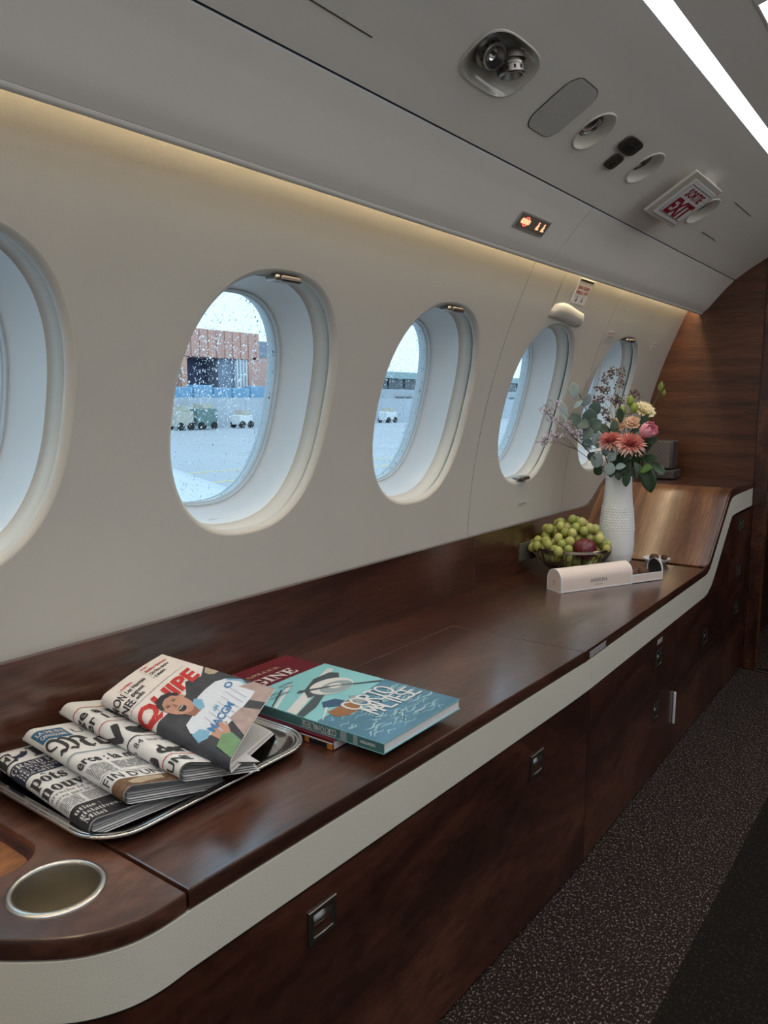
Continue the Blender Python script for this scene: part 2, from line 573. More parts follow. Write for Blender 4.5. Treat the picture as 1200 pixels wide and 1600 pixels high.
def build_window(i, side):
    cy = WIN[i][0]
    left = side == 'left'
    fx = (lambda mb: mb) if left else mir
    vis = left and i in LBL
    name = 'window_%d' % (LBL[i][1] if vis else (6 + i if left else 13 + i))
    lab = LBL[i][0] if vis else ('oval cabin window in the wall across the aisle' if not left else 'oval cabin window behind the viewpoint')
    xw = wall_x(ZW - HH)
    t = thing(name, lab, 'window', ((xw - 0.06) if left else 2*XC - xw + 0.06, cy, ZW - HH - 0.02), kind='structure', group=None if vis else 'windows out of view')
    # rolled bead around the opening
    prof = [(0.0106, -0.0001), (0.0090, 0.0001), (0.0072, -0.0005), (0.0052, -0.0018), (0.0030, -0.0040), (0.0012, -0.0072), (0.0, -0.0110), (0.0003, -0.0135), (0.003, -0.016), (0.012, -0.017)]
    obj('bezel', fx(MB().loops([oval(cy, d, x) for d, x in prof])), 'cream_bead', t, smooth=80)
    # loose outer liner behind the bead, leaving the slot that the shade runs in
    obj('outer_liner', fx(MB().loops([oval(cy, d, x) for d, x in [(0.020, -0.0245), (0.0105, -0.0235), (0.0075, -0.027), (0.0045, -0.039), (0.0015, -0.050), (-0.002, -0.0515)]])), 'liner_cream', t, smooth=60)
    obj('shade_track', fx(MB().loops([oval(cy, d, x) for d, x in [(0.030, -0.012), (0.032, -0.03), (0.030, -0.045), (0.012, -0.046)]])), 'skin_inner', t, smooth=60)
    rv = []
    for k in range(11):
        u = k/10.0
        rv.append(oval(cy, -0.0015 - 0.0215*(0.35*u + 0.65*u*u), -0.052 - 0.066*u))
    obj('reveal', fx(MB().loops([oval(cy, 0.0, -0.0535), oval(cy, 0.0005, -0.0515)] + rv)), 'reveal_white', t, smooth=50)
    obj('gasket', fx(MB().loops([oval(cy, d, x) for d, x in [(-0.0215, -0.1175), (-0.0225, -0.1155), (-0.0245, -0.1150), (-0.026, -0.1165), (-0.0262, -0.122), (-0.0275, -0.1225), (-0.0285, -0.124), (-0.0285, -0.128), (-0.024, -0.150)]])), 'gasket_pale', t, smooth=50)
    ring = oval(cy, -0.027, -0.128)
    ctr = MB()
    rr = [[(wall_x(ZW + (z-0.0128-ZW)*q) - 0.128, cy + (y-cy)*q, ZW + 0.0128 + (z-0.0128-ZW)*q) for x, y, z in ring] for q in (1, 0.75, 0.5, 0.25, 0.002)]
    ctr.loops(rr)
    obj('pane', fx(ctr), 'window_pane', t, smooth=0)
    if vis:
        obj('rain_drops', drops(cy, DROPS[i], 40 + i), 'rain_water', t, kind='stuff', label='rain drops on the outside of the pane')
        # small holes at the foot of the reveal
        vh = MB()
        for a in range(4):
            for b in range(2):
                y = cy - 0.025 + a*0.0065 + b*0.003; z = ZW - HH + 0.0135 - b*0.0008
                x = wall_x(z) - 0.073 - b*0.007
                vh.lathe([(0.0013, 0.0)], (x, y, z), n=8, cap1=True, axis=(0.35, 0, 1))
        obj('breather_holes', vh, 'shadow_gap', t)
        # shade pull tab: at the top of the opening, on window 4 at the bottom
        zt = (ZW + HH - 0.004) if i != 5 else (ZW - HH + 0.010)
        yt = cy + 0.001 if i != 5 else cy + 0.012
        x = wall_x(zt) - 0.010
        sg = -1 if i != 5 else 1
        h = MB().box((x-0.012, yt-0.030, zt-0.006), (x+0.014, yt+0.030, zt+0.004))
        hd = obj('shade_handle', h, 'nickel', t, bevel=0.004, seg=3)
        sub('finger_grip', MB().box((x+0.010, yt-0.022, zt-0.0075), (x+0.021, yt+0.024, zt+0.0025)), 'lamp_dark', hd, bevel=0.003)
    return t
for i in range(2, 7):
    build_window(i, 'left')
for i in (0, 1): build_window(i, 'left')
for i in range(7): build_window(i, 'right')

# ---- ceiling
CE = np.array([(-.813,1.305),(-.792,1.323),(-.763,1.357),(-.737,1.386),(-.707,1.415),(-.659,1.449),(-.603,1.483),(-.52,1.529),(-.435,1.571),(-.40,1.586),(-.328,1.613),(-.2,1.648),(.06,1.668)])
# arc length is counted along the measured profile
CS = np.r_[0, np.cumsum(np.linalg.norm(np.diff(CE, axis=0), axis=1))]
def ce(s):
    """smooth point and cabin-facing normal of the ceiling profile at arc length s"""
    def p(q): return np.array([np.interp(q, CS, CE[:, 0]), np.interp(q, CS, CE[:, 1])])
    a = p(s)
    t = p(s + 0.012) - p(s - 0.012)
    t /= np.linalg.norm(t)
    return a, np.array([t[1], -t[0]])
def CP(s, y, h=0.0):
    a, n = ce(s)
    return (a[0] + n[0]*h, y, a[1] + n[1]*h)
def ceil_sheet(s0, s1, y0, y1, h=0.0, n=14, edge=0.0):
    ss = np.linspace(s0, s1, n)
    rings = [[CP(s, y0, h), CP(s, y1, h)] for s in ss]
    if edge:
        rings = [[CP(s0, y0, h-edge), CP(s0, y1, h-edge)]] + rings + [[CP(s1, y0, h-edge), CP(s1, y1, h-edge)]]
    return MB().loops(rings, closed=False)
cl = thing('ceiling', 'cream curved cabin ceiling panels with light strips', 'ceiling', (XC, 1, 1.3), kind='structure')
def both(name, fn, m, lab=None, **k):
    obj(name, fn(), m, cl, label=lab, **k)
    obj(name, mir(fn()), m, cl, label=lab, **k)
def bull(y0, y1):
    def f():
        mb = ceil_sheet(0.004, 0.1495, y0, y1, n=16)
        # rolled lower lip that hides the cove light
        lip = [(-.8105,1.3075),(-.8125,1.3035),(-.8155,1.3015),(-.820,1.3015),(-.824,1.3045),(-.826,1.311),(-.826,1.325)]
        mb.loops([[(x, y0, z), (x, y1, z)] for x, z in lip], closed=False)
        a = CP(0.1495, 0); b = CP(0.1495, 0, -0.01)
        mb.add([(a[0], y0, a[2]), (a[0], y1, a[2]), (b[0], y1, b[2]), (b[0], y0, b[2])], [(0,1,2,3)])
        return mb
    return f
both('bullnose_panel', bull(Y0, 1.7285), 'cream_ceiling', smooth=60)
both('bullnose_panel', bull(1.7300, Y1), 'cream_ceiling', smooth=60)
both('panel_gap', lambda: ceil_sheet(0.145, 0.160, Y0, Y1, h=-0.006, n=3), 'shadow_gap')
def seam_fill():
    return ceil_sheet(0.0, 0.15, 1.726, 1.733, h=-0.003, n=12)
both('seam_backing', seam_fill, 'shadow_gap')

# upper panel, cut out for the lamp recesses
HOLES = [[(s, y) for s, y in circ(0.2790, 1.4600, 0.0415, 0.0415, 40)],
         [(s, y) for s, y in circ(0.2790, 1.7450, 0.0415, 0.0415, 40)],
         [(s, y) for s, y in circ(0.2760, 2.2100, 0.0440, 0.0440, 40)],
         [(s, y) for s, y in circ(0.2780, 1.1000, 0.0430, 0.0780, 48, 3.0)]]
def upper():
    mb = MB()
    a = plate([[(0.1535, Y0), (0.4665, Y0), (0.4665, 1.60), (0.1535, 1.60)], HOLES[0], HOLES[3]], -0.0001, 0.0001)
    b = plate([[(0.1535, 1.60), (0.4665, 1.60), (0.4665, Y1), (0.1535, Y1)], HOLES[1], HOLES[2]], -0.0001, 0.0001)
    for q in (a, b):
        q.f = [f for f in q.f if q.v[f[0]][2] < 0 and q.v[f[1]][2] < 0 and q.v[f[2]][2] < 0]
        q = cut(q, xs=np.arange(0.165, 0.466, 0.0125))
        mb.add([CP(x, y) for x, y, z in q.v], q.f)
    return mb
obj('upper_panel', upper(), 'cream_ceiling', cl, smooth=60)
obj('upper_panel', mir(ceil_sheet(0.1535, 0.4665, Y0, Y1, n=20)), 'cream_ceiling', cl, smooth=60)
both('light_strip', lambda: ceil_sheet(0.4670, 0.4960, Y0, Y1, h=-0.002, n=4), 'strip_light', lab='glowing white light strip')
both('centre_panel', lambda: ceil_sheet(0.4965, 0.5830, Y0, Y1, n=6), 'cream_ceiling')
# glowing fill panels added along the middle, framed to look like lamp lenses
SC = float(CS[-1])
PY = list(np.linspace(Y0 + 0.02, Y1 - 0.02, 9))
for k in range(8):
    both('fill_panel', lambda: ceil_sheet(0.5860, SC - 0.085, PY[k] + 0.012, PY[k+1] - 0.012, h=-0.004, n=8), 'crown_fill', lab='warm glowing ceiling panel added as fill light')
def fill_panel_frames():
    mb = ceil_sheet(0.5830, 0.5860, Y0, Y1, h=0.001, n=2, edge=0.008)
    q = ceil_sheet(SC - 0.085, SC, Y0, Y1, h=0.0, n=4); mb.add(q.v, q.f)
    for y in PY:
        q = ceil_sheet(0.5860, SC - 0.085, max(y - 0.012, Y0), min(y + 0.012, Y1), h=0.0, n=8); mb.add(q.v, q.f)
    return mb
both('fill_panel_frame', fill_panel_frames, 'cream_ceiling')
# cove: a light rail behind the lip, open downwards along the wall
both('cove_rail', lambda: MB().loops([[(x, Y0, z), (x, Y1, z)] for x, z in [(-.826,1.325),(-.828,1.372),(-.848,1.376),(-.872,1.376),(-.872,1.30)]], closed=False), 'cream_ceiling')
both('cove_light', lambda: MB().box((-.8440, Y0, 1.3650), (-.8340, Y1, 1.3720)), 'cove_led', lab='warm cove light behind the lip')
# scribed lines in the upper panel
sl = MB()
for (s, ya, yb) in ((0.3400, 2.305, 2.50), (0.2145, 0.735, 0.855), (0.2300, 2.36, 2.50)):
    sl.add([CP(s-0.0009, ya, 0.0006), CP(s+0.0009, ya, 0.0006), CP(s+0.0009, yb, 0.0006), CP(s-0.0009, yb, 0.0006)], [(0,1,2,3)])
obj('scribed_lines', sl, 'steel_dark', cl)
# roof skin above everything
rf = MB().loops([[(x, Y0-0.1, z), (x, 4.7, z)] for x, z in [(-1.10,1.35),(-.72,1.66),(-.3,1.80),(.06,1.83),(.42,1.80),(.84,1.66),(1.22,1.35)]], closed=False)
obj('roof_skin', rf, 'skin_inner', cl)

# ---- front bulkhead of horizontal-grain veneer, with the dark doorway beside the cabinets
bh = thing('wall_front', 'dark walnut veneer bulkhead behind the raised shelf', 'wall', (-0.8, Y1, 0), kind='structure')
def prof_left(h=0.0):
    pts = [(-1.05, 0.0), (-1.05, 0.63)] + [(wall_x(z) - 0.02, z) for z in np.linspace(0.64, 1.30, 12)]
    return pts
out = prof_left() + [(-0.86, 1.40), (-0.70, 1.50), (-0.55, 1.56)]
bp = [(x, z) for x, z in out] + [(-0.55, 0.0)]
mb = plate([bp], 0, 0.02)
obj('veneer_panel', MB().add([(x, Y1 + 0.001 + (0.02 - z), y) for x, y, z in mb.v], mb.f), 'walnut_bulkhead', bh, smooth=0)
obj('door_header', MB().box((-0.55, Y1, 1.46), (0.70, Y1+0.02, 1.72)), 'walnut_bulkhead', bh, smooth=0)
obj('veneer_panel', MB().box((0.70, Y1, 0), (1.17, Y1+0.02, 1.6)), 'walnut_bulkhead', bh, smooth=0)
dt = thing('door_1', 'dark open doorway with walnut jamb at the end of the aisle', 'doorway', (0.07, Y1, 0), kind='structure')
obj('jamb', MB().box((-0.600, Y1-0.006, 0), (-0.556, Y1+0.05, 1.475)), 'walnut_front', dt, bevel=0.004)
obj('jamb', MB().box((0.66, Y1-0.006, 0), (0.70, Y1+0.05, 1.475)), 'walnut_front', dt, bevel=0.004)
obj('sill', MB().box((-0.556, Y1-0.01, 0), (0.66, Y1+0.03, 0.006)), 'steel_dark', dt, bevel=0.002)
# the dark vestibule beyond the doorway
vs = thing('wall_vestibule', 'dark vestibule walls beyond the doorway', 'wall', (0.07, 4.6, 0), kind='structure')
obj('vestibule_side', MB().box((-0.66, Y1+0.05, 0), (-0.64, 4.6, 1.7)), 'walnut_front', vs, smooth=0)
obj('vestibule_side', MB().box((0.78, Y1+0.05, 0), (0.80, 4.6, 1.7)), 'walnut_front', vs, smooth=0)
obj('vestibule_end', MB().box((-0.66, 4.6, 0), (0.80, 4.62, 1.7)), 'walnut_front', vs, smooth=0)
obj('vestibule_ceiling', MB().box((-0.66, Y1+0.02, 1.70), (0.80, 4.6, 1.72)), 'shadow_gap', vs, smooth=0)
bw = thing('wall_back', 'cream rear bulkhead behind the viewpoint', 'wall', (XC, Y0, 0), kind='structure')
obj('rear_panel', MB().box((-1.05, Y0-0.02, 0), (1.17, Y0, 1.75)), 'cream_wall', bw, smooth=0)
# ================================================================== THE LOW CABINET RUN
ZT_TOP = 0.485
TH = 0.023
FRONT = [(0.471, -0.605), (0.746, -0.597), (1.462, -0.580), (2.473, -0.599), (3.035, -0.601)]
def front_x(y): return float(np.interp(y, [p[0] for p in FRONT], [p[1] for p in FRONT]))
CORNER = [(-0.605, 0.471), (-0.6045, 0.440), (-0.608, 0.414), (-0.616, 0.392), (-0.629, 0.370), (-0.645, 0.352), (-0.664, 0.336), (-0.688, 0.318),
          (-0.720, 0.298), (-0.760, 0.280), (-0.810, 0.265), (-0.880, 0.254), (-0.960, 0.250), (-1.027, 0.249)]
def _catmull(p, k=4):
    out = []
    for i in range(len(p)-1):
        a, b, c, d = p[max(i-1, 0)], p[i], p[i+1], p[min(i+2, len(p)-1)]
        for j in range(k):
            t = j/k
            out.append(tuple(0.5*(2*b[q] + (c[q]-a[q])*t + (2*a[q]-5*b[q]+4*c[q]-d[q])*t*t + (3*b[q]-a[q]-3*c[q]+d[q])*t**3) for q in (0, 1)))
    return out + [p[-1]]
CORNER = _catmull(CORNER)
XB = -1.0275                     # front face of the backsplash
# ramp profile in (y, z)
_r = [(2.425, .485), (2.450, .4865), (2.470, .494), (2.490, .510), (2.520, .537), (2.55, .5645), (2.63, .6365), (2.660, .663), (2.680, .6785), (2.700, .690), (2.725, .6975), (2.76, .7005), (2.82, .702), (3.034, .703)]
RAMP = _r
def offs(line, d):
    """offset a (y, z) polyline downwards along its normal"""
    out = []
    for i, (y, z) in enumerate(line):
        a = line[max(i-1, 0)]; b = line[min(i+1, len(line)-1)]
        ty, tz = b[0]-a[0], b[1]-a[1]
        L = math.hypot(ty, tz)
        out.append((y + tz/L*d, z - ty/L*d))
    return out

wt = thing('worktop', 'long polished walnut worktop with cream edge band under the windows', 'worktop', (-0.82, 1.5, 0.39))
# main slab, L-shaped around the lid
g = 0.0011
ys = list(np.linspace(0.4725, 1.4615, 3))
back = [(XB, 0.4725), (XB, 2.425)]
main = [(XB, 0.4725), (-0.893, 0.4725), (-0.893, 1.4575)] + [(front_x(1.4575), 1.4575), (front_x(1.5), 1.5), (front_x(2.0), 2.0), (front_x(2.425), 2.425), (XB, 2.425)]
obj('top_slab', plate([main[::-1]], ZT_TOP-TH, ZT_TOP, 0.0012), 'walnut_top', wt, smooth=30)
lid = [(-0.893+g, 0.4725+g), (front_x(0.4735), 0.4725+g), (front_x(0.75), 0.75), (front_x(1.1), 1.1), (front_x(1.4560), 1.4575-g), (-0.893+g, 1.4575-g)]
obj('lid', plate([lid], ZT_TOP-TH, ZT_TOP+0.0004, 0.0022), 'walnut_lid', wt, smooth=30)
# near end with the cup hole and the shallow pocket
CUP = (-0.7185, 0.3945, 0.0435)
pocket = rrect(-0.995, 0.295, -0.785, 0.424, 0.042, 8)
end = [(XB, 0.470)] + [(x, min(y, 0.470)) for x, y in CORNER][0:1] + CORNER[1:-1] + [(XB, 0.249)]
obj('end_slab', plate([end[::-1], circ(CUP[0], CUP[1], CUP[2], n=48), pocket], ZT_TOP-TH, ZT_TOP, 0.0025), 'walnut_end', wt, smooth=30)
pk = MB().loops([[(x, y, ZT_TOP-0.003) for x, y in rrect(-0.9955, 0.2945, -0.7845, 0.4245, 0.0425, 8)],
                 [(x, y, ZT_TOP-0.012) for x, y in rrect(-0.9945, 0.2955, -0.7855, 0.4235, 0.0415, 8)],
                 [(x, y, ZT_TOP-0.017) for x, y in rrect(-0.988, 0.302, -0.792, 0.417, 0.036, 8)]], cap1=False)
obj('pocket_wall', pk, 'walnut_top', wt, smooth=50)
obj('pocket_floor', plate([rrect(-0.989, 0.301, -0.791, 0.418, 0.036, 8)], ZT_TOP-0.020, ZT_TOP-0.0168), 'walnut_pocket', wt, smooth=0, label='lighter orange-brown pocket floor')
# ramp and raised shelf
def ribbon(x0, x1, line, th, nx=2):
    lo = offs(line, th)
    rings = []
    for (y, z), (y2, z2) in zip(line, lo):
        rings.append([(x0, y, z), (x1-0.002, y, z), (x1, y, z-0.0015), (x1, y2, z2), (x0, y2, z2)])
    return MB().loops(rings, True, True, True)
obj('ramp', ribbon(XB, -0.6035, RAMP[1:12], 0.02), 'walnut_ramp_lit', wt, smooth=50, label='walnut slope up to the shelf, coloured lighter as if lit')
obj('shelf', ribbon(XB, -0.6035, RAMP[11:], 0.02), 'walnut_top', wt, smooth=50, label='raised walnut shelf against the bulkhead')
ed = MB()
lo = offs(RAMP, TH)
rings = []
for (y, z), (y2, z2) in zip(RAMP, lo):
    rings.append([(-0.6050, y, z+0.0003), (-0.6005, y, z+0.0006), (-0.5985, y, z-0.0015), (-0.5985, y2, z2), (-0.6050, y2, z2)])
obj('ramp_edge', ed.loops(rings, True, True, True), 'walnut_front', wt, smooth=50)
# cream leather band below the edge
def band(path, z1, z0, t=0.006):
    """vertical band along a plan path (x, y), thickness t inwards"""
    rings = []
    for i, (x, y) in enumerate(path):
        a = path[max(i-1, 0)]; b = path[min(i+1, len(path)-1)]
        tx, ty = b[0]-a[0], b[1]-a[1]; L = math.hypot(tx, ty)
        nx, ny = -ty/L*t, tx/L*t
        rings.append([(x, y, z0), (x, y, z1), (x+nx, y+ny, z1), (x+nx, y+ny, z0)])
    return MB().loops(rings, True, True, True)
def path_a(d, y1=1.494, n=10):
    """corner and near front, going towards +y, offset d outwards"""
    c = [(x, y) for x, y in CORNER[::-1]]
    c += [(front_x(y), y) for y in np.linspace(0.50, y1, n)]
    out = []
    for i, (x, y) in enumerate(c):
        a = c[max(i-1, 0)]; b = c[min(i+1, len(c)-1)]
        tx, ty = b[0]-a[0], b[1]-a[1]; L = math.hypot(tx, ty)
        out.append((x + ty/L*d, y - tx/L*d))
    return out
ZC1, ZC0 = ZT_TOP-TH-0.0008, 0.3965
obj('edge_band', band(path_a(0.0005), ZC1, ZC0), 'cream_leather', wt, smooth=40, label='cream leather edge band')
rb = []
up = [(1.4952, ZC1), (2.0, ZC1)] + offs(RAMP, TH+0.0008)[0:]
dn = [(1.4952, ZC0), (2.0, ZC0)] + offs(RAMP, TH+0.0008+0.065)[0:]
# tidy the lower line where the offsets cross at the convex bend
rings = []
for (y, z), (y2, z2) in zip(up, dn):
    xa, xb = front_x(min(y, 3.03)) + 0.0005, front_x(min(y2, 3.03)) + 0.0005
    rings.append([(xa, y, z), (xb, y2, z2), (xb-0.006, y2, z2), (xa-0.006, y, z)])
obj('edge_band', MB().loops(rings, True, True, True), 'cream_leather', wt, smooth=40, label='cream leather edge band')
obj('metal_trim', band(path_a(-0.0015), ZC0, ZC0-0.0035), 'steel_dark', wt, smooth=40)  # thin dark metal strip under the cream band

# small print on the wooden edge past the lid seam
def front_text(mb, y0, z0, dx=0.0012):
    return MB().add([(front_x(y0 + x) + dx, y0 + x, z0 + y) for x, y, z in mb.v], mb.f)
mat('print_white', (0.72, 0.72, 0.74), 0.6, var=0.01)
txt = greeked(0, 0, 0.095, 0.015, 0.0036, 0.5, 3)
obj('placard_print', front_text(txt, 1.480, 0.4645), 'print_white', wt, smooth=0, label='small white printed notice on the edge')

# ---- cabinet units
def latch(parent, y, z, x, wd=0.053, hg=0.045):
    y0, y1, z0, z1 = y-wd/2, y+wd/2, z-hg/2, z+hg/2
    f = 0.0085
    ring = lambda a, xx: [(xx, y0+a, z0+a*0.75), (xx, y1-a, z0+a*0.75), (xx, y1-a, z1-a*0.75), (xx, y0+a, z1-a*0.75)]
    fr = MB().loops([ring(0, x-0.003), ring(0, x+0.0018), ring(0.001, x+0.0028), ring(f-0.001, x+0.0028), ring(f, x+0.0015), ring(f, x-0.012)])
    lf = obj('latch', fr, 'steel_dark', parent, smooth=30, label='recessed metal latch')
    sub('recess', MB().box((x-0.013, y0+f-0.001, z0+f*0.75-0.001), (x-0.011, y1-f+0.001, z1-f*0.75+0.001)), 'dark_hole', lf, smooth=0)
    zm = z0 + hg*0.42
    pts = []
    rings = []
    for k in range(7):
        u = k/6.0
        zz = zm + (z1-f*0.75-0.001-zm)*u
        xx = x - 0.002 + 0.005*math.sin(PI*min(1, u*1.05))
        rings.append([(xx, y0+f+0.0006, zz), (xx+0.0008, (y0+y1)/2, zz), (xx, y1-f-0.0006, zz)])
    sub('paddle', MB().loops(rings, closed=False), 'nickel', lf, smooth=60, solid=0.002)
    sub('lower_lip', MB().tube([(x+0.0022, y0+f, z0+f*0.75+0.001), (x+0.003, (y0+y1)/2, z0+f*0.75+0.0003), (x+0.0022, y1-f, z0+f*0.75+0.001)], 0.0011, 6), 'steel', lf)
    return lf

def front_panel(y0, y1, z0, z1, d=-0.002, t=0.016):
    n = max(2, int((y1-y0)/0.25)+2)
    rings = []
    for y in np.linspace(y0, y1, n):
        x = front_x(y) + d
        rings.append([(x, y, z0), (x, y, z1), (x-t, y, z1), (x-t, y, z0)])
    return MB().loops(rings, True, True, True)
def carcass(y0, y1, z0=0.012, z1=0.392, xf=None):
    xf = (min(front_x(y0), front_x(y1)) - 0.022) if xf is None else xf
    return MB().box((XB, y0, z0), (xf, y1, z1))

u1 = thing('cabinet', 'near walnut cabinet with one wide door and two metal latches below the newspapers', 'cabinet', (-0.82, 0.98, 0.0))
obj('carcass', carcass(0.48, 1.494), 'walnut_front', u1, smooth=0)
dpath = path_a(-0.002, 1.4940)
obj('corner_carcass', MB().loops([[(x, y, z) for x, y in [(XB, 0.28), (-0.80, 0.30), (-0.68, 0.36), (-0.635, 0.43), (-0.635, 0.478), (XB, 0.478)]] for z in (0.012, 0.392)], True, True, True), 'walnut_front', u1, smooth=0)
dr = obj('door', band(dpath, 0.3915, 0.010, 0.016), 'walnut_front', u1, smooth=40)
latch(dr, 0.675, 0.338, front_x(0.675)-0.002)
latch(dr, 1.259, 0.322, front_x(1.259)-0.002)

u2 = thing('cabinet', 'walnut cabinet with two stacked drawers beyond the first door seam', 'cabinet', (-0.82, 1.82, 0.0))
obj('carcass', carcass(1.496, 2.144), 'walnut_front', u2, smooth=0)
d1 = obj('drawer', front_panel(1.4965, 2.1440, 0.2290, 0.3915), 'walnut_front', u2, smooth=40)
latch(d1, 1.985, 0.326, front_x(1.985)-0.002)
d2 = obj('drawer', front_panel(1.4965, 2.1440, 0.010, 0.2275), 'walnut_front', u2, smooth=40)
latch(d2, 1.981, 0.183, front_x(1.981)-0.002)
obj('placard_print', front_text(greeked(0, 0, 0.045, 0.018, 0.0048, 0.5, 5), 1.965, 0.3605, -0.0012), 'print_white', u2, smooth=0, label='small white printed notice above the latch')

u3 = thing('cabinet', 'walnut cabinet with a pale vertical edge strip below the gift box end', 'cabinet', (-0.82, 2.45, 0.0))
obj('carcass', carcass(2.146, 2.746), 'walnut_front', u3, smooth=0)
d1 = obj('drawer', front_panel(2.1465, 2.7460, 0.2050, 0.3915), 'walnut_front', u3, smooth=40)
latch(d1, 2.478, 0.259, front_x(2.478)-0.002)
d2 = obj('drawer', front_panel(2.1465, 2.7460, 0.010, 0.2035), 'walnut_front', u3, smooth=40)
obj('edge_strip', MB().box((front_x(2.147)-0.0018, 2.1475, 0.091), (front_x(2.147)+0.005, 2.1545, 0.184)), 'print_white', u3, bevel=0.002, label='pale vertical edge strip')
rl = offs(RAMP, TH+0.0008+0.065)
pts = [(2.43, 0.3935)] + [(y, z-0.003) for y, z in rl if 2.44 < y < 2.746]
zt = float(np.interp(2.746, [p[0] for p in rl], [p[1] for p in rl])) - 0.003
pts += [(2.746, zt), (2.746, 0.3935)]
mb = plate([[(a, b) for a, b in pts]], -0.616, -0.602)
obj('upper_front', MB().add([(z, x, y) for x, y, z in mb.v], mb.f), 'walnut_front', u3, smooth=0)

u4 = thing('cabinet', 'tall walnut cabinet of three drawers against the bulkhead below the raised shelf', 'cabinet', (-0.82, 2.89, 0.0))
obj('carcass', MB().box((XB, 2.748, 0.012), (-0.624, 3.032, 0.598)), 'walnut_front', u4, smooth=0)
for z0, z1, lz in ((0.470, 0.604, 0.562), (0.316, 0.4685, 0.399), (0.010, 0.3145, 0.262)):
    d = obj('drawer', front_panel(2.7485, 3.032, z0, z1), 'walnut_front', u4, smooth=40)
    latch(d, 2.892, lz, front_x(2.892)-0.002, 0.05, 0.040)

# ---- backsplash
bs = thing('trim_1', 'walnut backsplash board between worktop and cream wall', 'trim', (-1.034, 1.5, ZT_TOP), kind='structure')
def splash(y0, y1, top):
    pts = [(y0, 0.4635), (y1, 0.4635)] + top[::-1]
    mb = plate([pts[::-1]], XB-0.012, XB, 0.001)
    return MB().add([(z, x, y) for x, y, z in mb.v], mb.f)
obj('backsplash_board', splash(0.249, 1.7795, [(0.249, 0.6305), (1.7795, 0.6305)]), 'walnut_top', bs, smooth=0)
obj('backsplash_board', splash(1.7810, 3.034, [(1.7810, 0.6305), (2.54, 0.6305), (2.585, 0.637), (2.62, 0.650), (2.655, 0.672), (2.69, 0.696), (2.72, 0.712), (2.76, 0.720), (3.034, 0.722)]), 'walnut_top', bs, smooth=0)
# socket plate on the backsplash
so = thing('socket_plate', 'dark green-grey socket plate on the backsplash beside the fruit bowl', 'socket', (XB, 2.11, 0.518))
mat('socket_grey', (0.095, 0.095, 0.075), 0.4)
def plate_x(loops2d, x0, x1, bev=0.0):
    mb = plate(loops2d, x0, x1, bev)
    return MB().add([(z, x, y) for x, y, z in mb.v], mb.f)
obj('plate', plate_x([rrect(2.042, 0.519, 2.116, 0.572, 0.003)], XB, XB+0.004, 0.001), 'socket_grey', so)
obj('outlet', plate_x([rrect(2.120, 0.514, 2.182, 0.572, 0.003)], XB, XB+0.003, 0.001), 'dark_hole', so)

# ---- cup holder
ch = thing('cup_holder', 'round stainless steel cup holder sunk into the near worktop end', 'cup holder', (CUP[0], CUP[1], ZT_TOP-0.065))
obj('rim', MB().lathe([(0.0425, -0.001), (0.0430, 0.0022), (0.0450, 0.0032), (0.0480, 0.0022), (0.0498, 0.0006), (0.0498, 0.0)], (CUP[0], CUP[1], ZT_TOP), 64), 'steel', ch, smooth=60)
obj('liner', MB().lathe([(0.0426, 0.0), (0.0420, -0.003), (0.0415, -0.062)], (CUP[0], CUP[1], ZT_TOP), 64), 'steel', ch, smooth=50)
mat('cup_mat', (0.30, 0.25, 0.16), 0.7, var=0.2, scale=60)
obj('base', MB().lathe([(0.0415, -0.062), (0.038, -0.064), (0.0001, -0.064)], (CUP[0], CUP[1], ZT_TOP), 64), 'cup_mat', ch, smooth=50)
# ================================================================== CEILING FIXTURES AND PLACARDS
mat('dish_cream', (0.60, 0.57, 0.51), 0.4, var=0.02)
mat('dish_gloss', (0.55, 0.53, 0.48), 0.15, var=0.02, coat=0.5)
mat('lamp_glass', (0.62, 0.62, 0.62), 0.12, 0.9, var=0.1, scale=300)
mat('lamp_metal', (0.30, 0.285, 0.27), 0.3, 1.0)
mat('switch_brown', (0.055, 0.047, 0.038), 0.4)
mat('sign_white', (0.80, 0.80, 0.80), 0.5, var=0.01)
mat('placard_grey', (0.60, 0.57, 0.57), 0.5, var=0.02)
mat('sign_red', (0.30, 0.012, 0.03), 0.5, var=0.02)
mat('sign_cream', (0.60, 0.57, 0.51), 0.45, var=0.02)

def frame(s, y, h=0.0):
    """local frame on the ceiling: a along the arc (towards the centre line), b along the cabin, n into the cabin"""
    p, n = ce(s)
    N = Vector((n[0], 0, n[1])); B = Vector((0, 1, 0)); A = Vector((-n[1], 0, n[0]))
    O = Vector((p[0], y, p[1])) + N*h
    return lambda a, b, c: O + A*a + B*b + N*c
def fxf(mb, F):
    mb.v = [tuple(F(*p)) for p in mb.v]
    return mb

